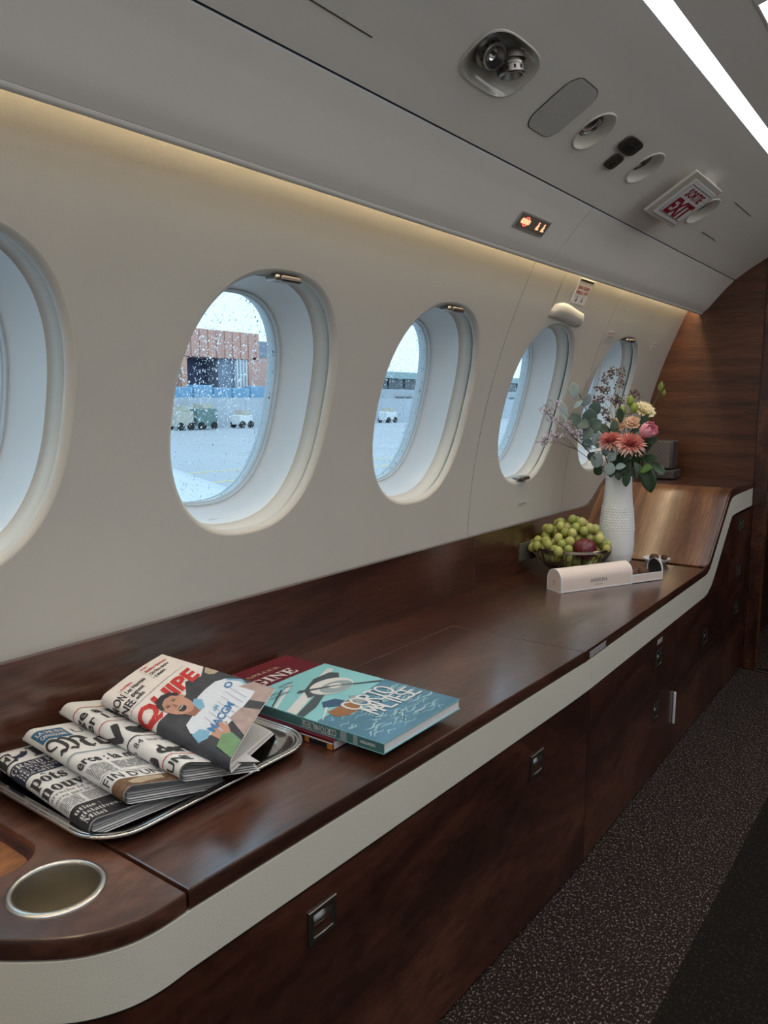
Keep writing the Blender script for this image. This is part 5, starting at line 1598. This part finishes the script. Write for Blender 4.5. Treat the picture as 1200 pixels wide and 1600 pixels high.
def stem_pts(tip, sp=(0, 0), bend=0.4):
    """from inside the vase through its mouth to the tip"""
    tip = Vector(tip)
    m0 = MOUTH + Vector((sp[0], sp[1], 0))
    base = VC + Vector((-sp[0]*0.5, -sp[1]*0.5, 0.05))
    mid = m0*0.5 + tip*0.5 + Vector((0, 0, 0.02*bend))
    pts = [base, m0]
    for i in range(1, 7):
        u = i/6.0
        pts.append(m0*(1-u)**2 + mid*2*u*(1-u) + tip*u*u)
    return pts
def leaf(p, d, n, L, W, m, parent, name='leaf', curl=0.15, point=0.0):
    """oval leaf from p along d, upper side n"""
    p = Vector(p); d = Vector(d).normalized(); n = Vector(n); n = (n - d*n.dot(d)).normalized(); s_ = d.cross(n)
    NU, NV = 8, 3
    rings = []
    for i in range(NU+1):
        u = i/NU
        hw = W/2*(math.sin(PI*min(u, 1))**0.75 if point == 0 else (u*(1-u)**(0.6+point)*2.6))
        hw = max(hw, 0.0004)
        row = []
        for j in range(-NV, NV+1):
            v = j/NV
            row.append(p + d*(L*u) + s_*(hw*v) + n*(-curl*L*(u*u)*0.6 + abs(v)*hw*0.25 + 0.0))
        rings.append(row)
    return obj(name, MB().loops(rings, closed=False), m, parent, smooth=70, solid=0.0005)
def stem(name, label, cat, tip, sp, r=0.0016, m='stem_green', group='stems of the bouquet', bend=0.4):
    t = thing(name, label, cat, tuple(VC + Vector((-sp[0]*0.5, -sp[1]*0.5, 0.05))), group)
    pts = stem_pts(tip, sp, bend)
    obj('stem', MB().tube(pts, r, 6), m, t)
    return t, pts

VIEW = Vector((0.36, -0.90, 0.2)).normalized()      # towards the open cabin
rnd = random.Random(3)
# eucalyptus, rising to the left
def euca(label, tip, sp, leaves, bend=0.5):
    t, pts = stem('eucalyptus_branch', label, 'eucalyptus', tip, sp, 0.0015, 'stem_brown', bend=bend)
    for (x, y, z, L, W, dx, dz, m, ny) in leaves:
        d = Vector((dx, rnd.uniform(-0.3, 0.1), dz)).normalized()
        c = Vector((x, y, z))
        near = min(pts[1:], key=lambda q: (q-c).length)
        st = c - d*L*0.5
        leaf(st, d, VIEW + Vector((rnd.uniform(-.4, .4), 0, ny)), L, W, m, t, curl=rnd.uniform(-0.1, 0.25))
        obj('leaf_stalk', MB().tube([near, near*0.4 + st*0.6 + Vector((0, 0, 0.002)), st], 0.0007, 5), 'stem_brown', t)
    return t
euca('grey-blue eucalyptus branch reaching up and left over the vase', (-0.930, 2.185, 1.035), (-0.010, -0.012),
     [(-.932, 2.180, 1.018, .050, .034, -.1, 1, 'euca_leaf', .3), (-.947, 2.150, .957, .060, .024, -.25, 1, 'euca_leaf', .2), (-.930, 2.190, .934, .044, .040, -.3, .6, 'euca_dark', .6),
      (-.905, 2.210, .990, .046, .028, .5, .7, 'euca_leaf', .2), (-.922, 2.190, .978, .034, .016, .6, .5, 'euca_leaf', .4), (-.895, 2.215, .942, .050, .044, .2, .9, 'euca_dark', .1),
      (-.880, 2.215, .915, .055, .046, .7, .5, 'euca_dark', .3), (-.900, 2.205, .893, .050, .044, -.2, -.4, 'euca_dark', .6), (-.912, 2.200, .920, .048, .040, -.6, .2, 'euca_dark', .4), (-.886, 2.230, .965, .050, .036, .4, .8, 'euca_dark', .2)])
euca('grey-blue eucalyptus branch drooping over the front rim of the vase', (-0.865, 2.270, 0.870), (-0.008, -0.022),
     [(-.886, 2.262, .872, .052, .040, -.1, 1, 'euca_leaf', .1), (-.880, 2.248, .812, .052, .038, -.2, -1, 'euca_leaf', .2), (-.912, 2.255, .846, .030, .018, -1, .1, 'euca_leaf', .6),
      (-.832, 2.240, .825, .036, .028, .7, .6, 'euca_leaf', .2), (-.836, 2.238, .789, .040, .034, -.2, -.9, 'euca_leaf', .2), (-.806, 2.240, .797, .034, .022, .9, .25, 'euca_leaf', .3),
      (-.853, 2.258, .846, .050, .034, .5, .6, 'euca_leaf', .1), (-.884, 2.268, .779, .036, .030, -.5, -.5, 'leaf_dark', .3), (-.918, 2.262, .862, .040, .030, -.8, .2, 'euca_dark', .5), (-.905, 2.266, .822, .034, .026, -.5, -.7, 'euca_dark', .3)])
# dark glossy foliage
def foliage(label, tip, sp, leaves, name='leafy_stem'):
    t, pts = stem(name, label, 'foliage', tip, sp)
    for (x, y, z, L, W, dx, dz, m) in leaves:
        d = Vector((dx, rnd.uniform(-0.4, 0.0), dz)).normalized()
        c = Vector((x, y, z)); st = c - d*L*0.5
        leaf(st, d, VIEW + Vector((rnd.uniform(-.5, .5), 0, rnd.uniform(0, .6))), L, W, m, t, curl=rnd.uniform(0.0, 0.35), point=0.2)
        near = min(pts[1:], key=lambda q: (q-c).length)
        obj('leaf_stalk', MB().tube([near, st], 0.0007, 5), 'stem_green', t)
    return t
foliage('dark glossy leafy stem spilling over the right rim of the vase', (-0.755, 2.270, 0.830), (0.016, -0.016),
        [(-.722, 2.240, .768, .085, .056, .25, -1, 'leaf_dark'), (-.728, 2.225, .795, .044, .036, .5, .3, 'leaf_bright'), (-.735, 2.265, .820, .075, .040, .9, .1, 'leaf_dark'), (-.768, 2.255, .818, .060, .034, .2, .6, 'leaf_dark'),
         (-.790, 2.255, .764, .055, .036, -.1, -1, 'leaf_dark'), (-.752, 2.250, .790, .060, .036, .5, -.6, 'leaf_dark'), (-.745, 2.280, .848, .060, .034, .6, .5, 'leaf_dark'), (-.775, 2.262, .842, .055, .030, .1, 1, 'leaf_dark'),
         (-.705, 2.262, .800, .060, .040, .8, -.5, 'leaf_dark'), (-.800, 2.258, .800, .050, .032, -.4, -.4, 'leaf_dark')])
foliage('dark leafy stem filling the middle of the bouquet behind the red flowers', (-0.830, 2.330, 0.920), (0.0, 0.010),
        [(-.880, 2.300, .900, .060, .040, -.5, .6, 'leaf_dark'), (-.850, 2.300, .905, .060, .036, 0, 1, 'leaf_dark'), (-.800, 2.310, .890, .060, .036, .6, .5, 'leaf_dark'), (-.770, 2.320, .930, .050, .030, .5, .8, 'leaf_dark'),
         (-.815, 2.290, .845, .060, .036, .2, -.6, 'leaf_dark'), (-.860, 2.285, .850, .055, .036, -.4, -.5, 'leaf_dark'), (-.838, 2.310, .945, .050, .030, -.1, 1, 'leaf_dark'), (-.825, 2.262, .812, .060, .040, -.3, -.5, 'leaf_dark'), (-.800, 2.258, .822, .060, .040, .3, .5, 'leaf_dark'), (-.850, 2.268, .832, .055, .036, -.5, .4, 'leaf_dark'), (-.775, 2.266, .836, .060, .036, .6, .1, 'leaf_dark'), (-.838, 2.270, .785, .050, .034, -.2, -.8, 'leaf_dark'), (-.770, 2.262, .785, .055, .036, .3, -.8, 'leaf_dark'), (-.815, 2.255, .780, .050, .034, .1, -.9, 'leaf_dark'), (-.870, 2.290, .875, .055, .040, -.6, .3, 'leaf_dark'), (-.740, 2.290, .870, .055, .034, .8, .3, 'leaf_dark'), (-.820, 2.345, .985, .040, .026, .0, 1, 'bud_green'), (-.800, 2.300, .868, .05, .034, .5, -.2, 'leaf_dark')])

# chrysanthemums
def petals(c, axis, rows, parent, name='petal'):
    """rows: (count, inner radius, length, width, lift, material)"""
    c = Vector(c); ax = Vector(axis).normalized(); ex_ = ax.orthogonal().normalized(); ey_ = ax.cross(ex_)
    for (n, r0, L, W, lift, m) in rows:
        base = None
        for k in range(n):
            a = 2*PI*k/n + rnd.uniform(-0.12, 0.12)
            out = ex_*math.cos(a) + ey_*math.sin(a)
            d = (out*math.cos(lift) + ax*math.sin(lift)).normalized()
            nn = (ax*math.cos(lift) - out*math.sin(lift))
            leaf(c + out*r0, d, nn, L*rnd.uniform(0.88, 1.1), W, m, parent, name, curl=-0.15 if lift > 0.5 else 0.2)
def mum(label, c, axis, R, sp):
    c = Vector(c); ax = Vector(axis).normalized()
    t, pts = stem('chrysanthemum', label, 'flower', tuple(c - ax*0.008), sp)
    petals(c, axis, [(22, 0.006, R*0.90, 0.0085, -0.25, 'petal_salmon'), (22, 0.006, R*0.86, 0.008, 0.10, 'petal_salmon'), (20, 0.005, R*0.78, 0.008, 0.38, 'petal_red'), (18, 0.005, R*0.70, 0.0075, 0.62, 'petal_red'), (15, 0.004, R*0.60, 0.007, 0.85, 'petal_red'), (12, 0.003, R*0.50, 0.006, 1.08, 'petal_red'), (8, 0.001, R*0.42, 0.005, 1.32, 'petal_red')], t)
    obj('flower_heart', MB().sphere(tuple(c), 0.008, 10, 6, 1, 1, 0.7), 'petal_red', t)
mum('salmon-red chrysanthemum facing forward left of its twin', (-0.846, 2.262, 0.872), (0.05, -0.60, 0.80), 0.038, (-0.004, -0.014))
mum('salmon-red chrysanthemum with paler tips right of its twin', (-0.784, 2.258, 0.864), (0.30, -0.55, 0.78), 0.046, (0.008, -0.014))
# pink ranunculus-like cup
def cup_flower(label, c, axis, R, m, sp, name='ranunculus'):
    c = Vector(c); ax = Vector(axis).normalized()
    t, pts = stem(name, label, 'flower', tuple(c - ax*R*0.9), sp)
    ex_ = ax.orthogonal().normalized(); ey_ = ax.cross(ex_)
    for ring, (n, rr, L, lift) in enumerate(((7, 0.50, 1.75, 1.02), (6, 0.42, 1.75, 1.20), (5, 0.30, 1.7, 1.36), (4, 0.15, 1.6, 1.5))):
        for k in range(n):
            a = 2*PI*k/n + ring*0.5
            out = ex_*math.cos(a) + ey_*math.sin(a)
            # cupped petal
            rings = []
            for i in range(8):
                u = i/7.0
                hw = R*0.62*math.sin(PI*(0.12 + 0.80*u))**0.8
                rad = R*rr + R*0.62*math.sin(PI*0.5*min(1, u*1.5))*(0.8-0.12*ring) - R*0.40*max(0, u-0.45)**1.2
                row = []
                for j in range(-3, 4):
                    v = j/3.0
                    an = hw/R*v*0.9
                    o2 = ex_*math.cos(a+an) + ey_*math.sin(a+an)
                    row.append(c - ax*R*0.9 + o2*rad + ax*(R*L*u - R*0.10*abs(v)*u))
                rings.append(row)
            obj('petal', MB().loops(rings, closed=False), m, t, smooth=70, solid=0.0006)
    return t
cup_flower('closed pink ranunculus cup at the right of the bouquet', (-0.748, 2.297, 0.902), (0.75, -0.25, 0.45), 0.026, 'petal_pink', (0.014, -0.004))
# ruffled carnations
def carnation(label, c, axis, R, m, sp):
    c = Vector(c); ax = Vector(axis).normalized()
    t, pts = stem('carnation', label, 'flower', tuple(c - ax*R*0.6), sp)
    ex_ = ax.orthogonal().normalized(); ey_ = ax.cross(ex_)
    for ring, (n, rr, lift) in enumerate(((9, 1.0, 0.15), (8, 0.85, 0.5), (7, 0.68, 0.85), (5, 0.45, 1.2))):
        for k in range(n):
            a = 2*PI*k/n + ring*0.37
            out = ex_*math.cos(a) + ey_*math.sin(a); tg = ax.cross(out)
            d = out*math.cos(lift) + ax*math.sin(lift); nn = ax*math.cos(lift) - out*math.sin(lift)
            rings = []
            for i in range(5):
                u = i/4.0
                row = []
                for j in range(9):
                    v = -1 + j/4.0
                    hw = R*0.46*(0.25 + 0.75*u)
                    ruf = 0.10*R*u*math.sin(j*2.4 + k + ring) + rnd.uniform(-0.03, 0.03)*R*u
                    zig = (0.10*R*(j % 2))*(u > 0.9)
                    row.append(c - ax*R*0.4 + d*(R*rr*u - zig) + tg*(hw*v) + nn*(ruf + R*0.12*u*u))
                rings.append(row)
            obj('petal', MB().loops(rings, closed=False), m, t, smooth=50, solid=0.0005)
    return t
carnation('peach carnation above the left chrysanthemum', (-0.842, 2.318, 0.922), (0.1, -0.75, 0.6), 0.026, 'petal_peach', (-0.006, 0.0))
carnation('peach carnation left of the pink ranunculus', (-0.803, 2.322, 0.928), (0.15, -0.7, 0.7), 0.027, 'petal_peach', (0.004, 0.002))
carnation('cream carnation at the upper right of the bouquet', (-0.776, 2.352, 0.966), (0.55, -0.4, 0.7), 0.034, 'petal_cream', (0.010, 0.008))
# lisianthus buds
def buds(label, items, sp, tip):
    t, pts = stem('lisianthus_stem', label, 'flower', tip, sp, 0.0014)
    for (x, y, z, r, L) in items:
        c = Vector((x, y, z))
        obj('bud', MB().lathe([(0.0006, -L*0.5), (r*0.75, -L*0.32), (r, -L*0.05), (r*0.72, L*0.28), (r*0.30, L*0.5), (0.0006, L*0.55)], (x, y, z), 12, True, True, axis=(0.15, -0.1, 1)), 'bud_green', t, smooth=70)
        near = min(pts[3:], key=lambda q: (q-c).length)
        obj('bud_stalk', MB().tube([near, (near+c)/2 + Vector((0, 0, -0.004)), c - Vector((0, 0, L*0.45))], 0.0009, 5), 'stem_green', t)
        for k in range(4):
            a = 2*PI*k/4
            leaf(c - Vector((0, 0, L*0.45)), (math.cos(a)*0.5, math.sin(a)*0.5, 1), (math.cos(a), math.sin(a), 0), L*0.75, 0.004, 'bud_green', t, 'sepal', curl=-0.1)
    return t
buds('lisianthus stem with a tall pair of green buds against the bulkhead', [(-.743, 2.380, 1.030, .0075, .030), (-.733, 2.380, 1.012, .005, .018)], (0.012, 0.012), (-0.752, 2.378, 1.000))
buds('lisianthus stem with three plump green buds beside the cream carnation', [(-.838, 2.325, .957, .0120, .034), (-.823, 2.350, .988, .0110, .034), (-.801, 2.325, .966, .0115, .032)], (0.002, 0.008), (-0.815, 2.340, 0.950))
# dried sprays
def spray(name, label, m, tips, sp, fork, rs, cat='dried flower'):
    t, pts = stem(name, label, cat, fork, sp, 0.0010, 'stem_brown', bend=0.2)
    fork = Vector(fork)
    tw = MB(); fl = MB()
    for tp in tips:
        tp = Vector(tp)
        mid = fork*0.45 + tp*0.55 + Vector((rnd.uniform(-.012, .012), rnd.uniform(-.012, .012), rnd.uniform(-0.005, .012)))
        tw.tube([fork, mid, tp], [0.0008, 0.0006, 0.0004], 5)
        for k in range(rs):
            u = rnd.uniform(0.62, 1.0)
            q = mid*(1-u) + tp*u + Vector((rnd.gauss(0, 0.009), rnd.gauss(0, 0.008), rnd.gauss(0, 0.007)))
            base = mid*(1-u) + tp*u
            tw.tube([base, q], 0.00035, 4)
            fl.sphere(tuple(q), rnd.uniform(0.0018, 0.0036), 6, 4, 1, 1, 1.1)
    obj('twigs', tw, 'stem_brown', t)
    obj('florets', fl, m, t, kind='stuff', smooth=0)
    return t
spray('sea_lavender', 'tall brown dried spray rising behind the bouquet', 'brown_dry', [(-.878, 2.400, 1.085), (-.905, 2.400, 1.082), (-.920, 2.390, 1.064), (-.918, 2.390, 1.026), (-.935, 2.380, 1.030), (-.870, 2.400, 1.050)], (0.0, 0.016), (-0.880, 2.385, 0.965), 22)
spray('sea_lavender', 'brown dried spray between the eucalyptus and the green buds', 'brown_dry', [(-.871, 2.375, 1.000), (-.862, 2.370, .990), (-.930, 2.340, .990), (-.915, 2.340, 1.002), (-.878, 2.330, .935), (-.895, 2.330, .960)], (-0.006, 0.010), (-0.868, 2.350, 0.915), 22)
spray('sea_lavender', 'small brown dried spray above the green lisianthus buds', 'brown_dry', [(-.822, 2.380, 1.014), (-.810, 2.380, 1.006), (-.832, 2.375, 1.005)], (0.006, 0.014), (-0.825, 2.370, 0.965), 11)
spray('statice_sprig', 'thin lilac statice sprig reaching left before the fourth window', 'lilac_dry', [(-.938, 2.000, .976), (-.945, 2.010, .962), (-.925, 2.020, .985), (-.938, 2.030, .945)], (-0.014, -0.010), (-0.905, 2.165, 0.870), 17)
spray('statice_sprig', 'thin lilac statice sprig stretched low to the left of the bouquet', 'lilac_dry', [(-.937, 1.990, .885), (-.948, 2.000, .875), (-.945, 2.030, .900), (-.925, 2.025, .892)], (-0.016, -0.004), (-0.915, 2.180, 0.845), 17)
spray('statice_sprig', 'lilac statice cluster below the eucalyptus leaves', 'lilac_dry', [(-.930, 2.130, .907), (-.922, 2.140, .897), (-.935, 2.125, .922), (-.912, 2.150, .893)], (-0.012, -0.014), (-0.900, 2.195, 0.855), 20)

# ---- loudspeaker on the raised shelf
mat('speaker_case', (0.055, 0.045, 0.045), 0.5, var=0.1)
m_, n_, l_, b_ = _base('speaker_weave')
tc = n_.new('ShaderNodeTexCoord'); mp = n_.new('ShaderNodeMapping'); mp.inputs['Scale'].default_value = (90, 90, 90); mp.inputs['Rotation'].default_value = (0, 0.785, 0)
l_.new(tc.outputs['Object'], mp.inputs[0])
vo = n_.new('ShaderNodeTexVoronoi'); vo.inputs['Randomness'].default_value = 0; vo.inputs['Scale'].default_value = 1
l_.new(mp.outputs[0], vo.inputs['Vector'])
rp = n_.new('ShaderNodeValToRGB'); rp.color_ramp.elements[0].color = (0.02, 0.017, 0.017, 1); rp.color_ramp.elements[1].color = (0.13, 0.105, 0.10, 1); rp.color_ramp.elements[1].position = 0.5
l_.new(vo.outputs['Distance'], rp.inputs[0]); l_.new(rp.outputs[0], b_.inputs['Base Color']); b_.inputs['Roughness'].default_value = 0.6
ZS = 0.7038
lk = thing('loudspeaker', 'dark grey woven loudspeaker on the raised shelf behind the bouquet', 'speaker', (-0.895, 2.95, ZS))
obj('base', MB().box((-0.966, 2.895, ZS), (-0.842, 2.985, ZS+0.034)), 'speaker_case', lk, bevel=0.006, seg=3)
cb = obj('cabinet', MB().box((-0.962, 2.905, ZS+0.036), (-0.852, 2.975, ZS+0.142)), 'speaker_case', lk, bevel=0.007, seg=3)
sub('front_grille', MB().box((-0.958, 2.9025, ZS+0.041), (-0.862, 2.9055, ZS+0.137)), 'speaker_weave', cb, bevel=0.003)
sub('badge', MB().box((-0.900, 2.8940, ZS+0.014), (-0.888, 2.8952, ZS+0.020)), 'nickel', cb, smooth=0)
# ================================================================== OUTSIDE: WET APRON AND TERMINAL
mat('wet_apron_hazed', (0.42, 0.44, 0.48), 0.55, var=0.16, scale=0.25, aniso=(0.25, 1.0, 1))  # paled and blued in place of rain haze; buildings below paled too
mat('pink_cladding', (0.68, 0.38, 0.31), 0.7, var=0.08, scale=0.6)
mat('orange_cladding', (0.72, 0.38, 0.27), 0.7, var=0.05)
mat('bay_dark', (0.07, 0.075, 0.14), 0.7, var=0.3, scale=0.5)
mat('bay_grey', (0.26, 0.30, 0.38), 0.7, var=0.1)
mat('white_slats', (0.75, 0.78, 0.80), 0.6)
mat('blue_barrier', (0.24, 0.44, 0.64), 0.6, var=0.2, scale=0.4)
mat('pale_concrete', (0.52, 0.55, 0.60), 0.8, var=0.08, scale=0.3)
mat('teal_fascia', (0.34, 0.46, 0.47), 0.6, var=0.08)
mat('dark_glazing', (0.10, 0.12, 0.14), 0.3, var=0.3, scale=0.7)
mat('gse_green', (0.16, 0.25, 0.24), 0.6, var=0.2, scale=1.5)
mat('gse_cream', (0.55, 0.52, 0.44), 0.6, var=0.2, scale=2)
mat('gse_white', (0.8, 0.8, 0.8), 0.5)
mat('rubber', (0.02, 0.02, 0.02), 0.8)
mat('wing_white', (0.56, 0.60, 0.64), 0.3, var=0.03, scale=0.8)
mat('cone_orange', (0.8, 0.35, 0.12), 0.6)
mat('line_yellow', (0.75, 0.60, 0.22), 0.7)
GZ = -1.72
gr = obj('ground', MB().box((-900, -900, GZ-0.5), (900, 900, GZ)), 'wet_apron_hazed', smooth=0, label='wet grey airport apron outside the windows', cat='ground', kind='structure')
XF = -70.0
t = thing('terminal_building', 'pink corrugated airport building with dark open bays', 'building', (XF-6, 54, GZ))
def bbox(x0, y0, z0, x1, y1, z1): return MB().box((x0, y0, z0), (x1, y1, z1))
# upper block of corrugated sheets, one part per sheet
y = 30.0
k = 0
while y < 68.2:
    e = min(y + 0.62, 68.3)
    d = 0.12 if k % 2 else 0.0
    obj('cladding_sheet', bbox(XF-4, y, 6.05, XF+d, e-0.03, 9.15), 'pink_cladding' if k % 7 else 'orange_cladding', t, smooth=0)
    y = e; k += 1
obj('upper_core', bbox(XF-12, 30, 6.0, XF-0.2, 68.25, 9.05), 'pink_cladding', t, smooth=0)
obj('side_block', bbox(XF-12, 68.35, 6.4, XF-1.0, 72, 8.4), 'bay_grey', t, smooth=0)
obj('pier', bbox(XF-3, 56.5, GZ, XF, 57.3, 6.0), 'orange_cladding', t, smooth=0)
obj('pier', bbox(XF-3, 40, GZ, XF, 46, 6.0), 'pink_cladding', t, smooth=0)
obj('bay', bbox(XF-12, 46, GZ, XF-2.5, 56.5, 6.0), 'bay_grey', t, smooth=0)
obj('bay', bbox(XF-12, 57.3, GZ, XF-2.5, 62.3, 6.0), 'bay_dark', t, smooth=0)
obj('bay_door', bbox(XF-3, 57.7, GZ, XF-2.4, 58.9, 5.2), 'bay_grey', t, smooth=0)
obj('bay', bbox(XF-3, 62.3, GZ, XF-0.6, 64.6, 6.0), 'bay_grey', t, smooth=0)
for j in range(4):
    obj('slat', bbox(XF-2, 64.75+j*0.5, GZ, XF-0.1, 65.0+j*0.5, 6.0), 'white_slats', t, smooth=0)
obj('slat_backing', bbox(XF-3, 64.6, GZ, XF-0.5, 66.6, 6.0), 'bay_grey', t, smooth=0)
obj('wall', bbox(XF-3, 66.6, GZ, XF, 72.0, 6.3), 'pink_cladding', t, smooth=0)
# barriers in front
ORD = ['first', 'second', 'third', 'fourth', 'fifth', 'sixth', 'seventh', 'eighth', 'ninth', 'tenth', 'eleventh']
for j in range(11):
    y0 = 44 + j*2.75
    b_ = thing('barrier', '%s blue barrier block from the left in the row before the pink building' % ORD[j], 'barrier', (XF+3.2, y0+1.3, GZ), group='blue barriers along the apron')
    hgt = 4.0 if j % 4 == 1 else 3.85
    obj('block', bbox(XF+2.6, y0, GZ, XF+3.8, y0+2.6, 2.55 + (0.25 if j % 3 == 1 else 0)), 'blue_barrier', b_, smooth=0, bevel=0.08)
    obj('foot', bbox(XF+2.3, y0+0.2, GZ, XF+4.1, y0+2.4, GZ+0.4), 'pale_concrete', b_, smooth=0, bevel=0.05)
wl_ = thing('blast_wall', 'low pale concrete wall at the edge of the apron', 'wall', (XF+6, 70, GZ))
for j in range(24):
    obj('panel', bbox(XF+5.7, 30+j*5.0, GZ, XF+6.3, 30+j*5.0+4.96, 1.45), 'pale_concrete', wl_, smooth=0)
# ground equipment in front of the wall
def cart(y, x, label, body, h, l, w_):
    c = thing('ground_cart', label, 'cart', (x, y, GZ))
    obj('body', bbox(x-w_/2, y-l/2, GZ+0.35, x+w_/2, y+l/2, GZ+0.35+h), body, c, smooth=0, bevel=0.1)
    obj('canopy', MB().loops([[(x-w_/2+a, y-l*0.2+b*l*0.3, GZ+0.35+h+q) for a, b in ((0, 0), (w_, 0), (w_, 1.6), (0, 1.6))] for q in (0, 0.5)], True, True, True), 'gse_cream', c, smooth=0)
    for a in (-1, 1):
        for b in (-1, 1):
            obj('wheel', MB().lathe([(0.02, -0.12), (0.35, -0.12), (0.38, 0), (0.35, 0.12), (0.02, 0.12)], (x+a*w_/2, y+b*l*0.32, GZ+0.38), 16, True, True, axis=(1, 0, 0)), 'rubber', c)
    return c
cart(51.6, XF+9, 'green-grey ground power cart parked before the pink building', 'gse_green', 1.7, 2.6, 1.6)
cart(48.9, XF+9, 'cream baggage cart parked left of the green cart', 'gse_cream', 1.5, 2.0, 1.6)
cart(56.9, XF+9, 'small white service cart parked right of the green cart', 'gse_white', 1.0, 1.8, 1.4)
cart(82.6, XF+9, 'white service cart parked before the glazed terminal', 'gse_white', 1.1, 2.2, 1.4)
# second, glazed terminal further along
t2 = thing('glazed_terminal', 'pale terminal with teal fascia and dark window band', 'building', (XF-8, 130, GZ))
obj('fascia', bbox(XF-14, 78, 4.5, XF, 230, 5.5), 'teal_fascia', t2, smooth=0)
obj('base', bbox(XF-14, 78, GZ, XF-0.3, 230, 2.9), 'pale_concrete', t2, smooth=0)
obj('core', bbox(XF-14, 78, 2.8, XF-1.2, 230, 4.6), 'dark_glazing', t2, smooth=0)
for j in range(36):
    y0 = 79 + j*4.2
    obj('window', bbox(XF-1.0, y0, 2.95, XF-0.5, y0+3.7, 4.45), 'dark_glazing', t2, smooth=0)
for j in range(12):
    y0 = 82.5 + j*12.4
    obj('dock', bbox(XF-1, y0+14.6, GZ+0.3, XF+0.2, y0+20, 1.8), 'dark_glazing', t2, smooth=0)
# painted guide lines on the apron
for (x0, y0, x1, y1, lb) in ((-24, 16, -21, 46, 'long yellow guide line painted on the apron near the wing'), (-20.5, 14, -19.5, 36, 'short yellow guide line painted on the apron beside the long one')):
    d = Vector((x1-x0, y1-y0, 0)); nn = Vector((-d.y, d.x, 0)).normalized()*0.12
    obj('guide_line', MB().add([(x0-nn.x, y0-nn.y, GZ+0.004), (x1-nn.x, y1-nn.y, GZ+0.004), (x1+nn.x, y1+nn.y, GZ+0.004), (x0+nn.x, y0+nn.y, GZ+0.004)], [(0,1,2,3)]), 'line_yellow', smooth=0, label=lb, cat='road marking')
# own wing, seen low through the second window
wg = thing('wing', 'white aircraft wing edge seen low through the second window', 'wing', (-4.5, 2.6, 0.0))
rings = []
for u in np.linspace(0, 1, 14):
    x = -1.22 - 9.5*u
    yl = 2.62 + 4.2*u            # forward edge in the picture
    ch = 3.0 - 1.6*u
    zc = 0.235 + 0.10*u*2
    sec = []
    for k in range(20):
        a = 2*PI*k/20
        cx = (1 - math.cos(a))/2
        th = 0.16*(1-0.5*u)*(math.sqrt(max(cx, 0))*(1-cx)*1.5 + 0.06)
        sec.append((x, yl - ch*cx, zc + (th if a < PI else -th*0.6)*(1 if 0 < k < 20 else 0)))
    rings.append(sec)
obj('wing_skin', MB().loops(rings, True, True, True), 'wing_white', wg, smooth=60)
fb = MB()
for q0, q1 in (((0.62), (0.66)),):
    rr = []
    for u in np.linspace(0.05, 0.85, 8):
        x = -1.22 - 9.5*u; yl = 2.62 + 4.2*u; ch = 3.0 - 1.6*u; zc = 0.235 + 0.2*u
        rr.append([(x, yl - ch*q, zc + 0.16*(1-0.5*u)*(math.sqrt(q)*(1-q)*1.5+0.06) + 0.002) for q in (0.30, 0.312)])
    fb.loops(rr, closed=False)
obj('slat_seam', fb, 'steel_dark', wg)
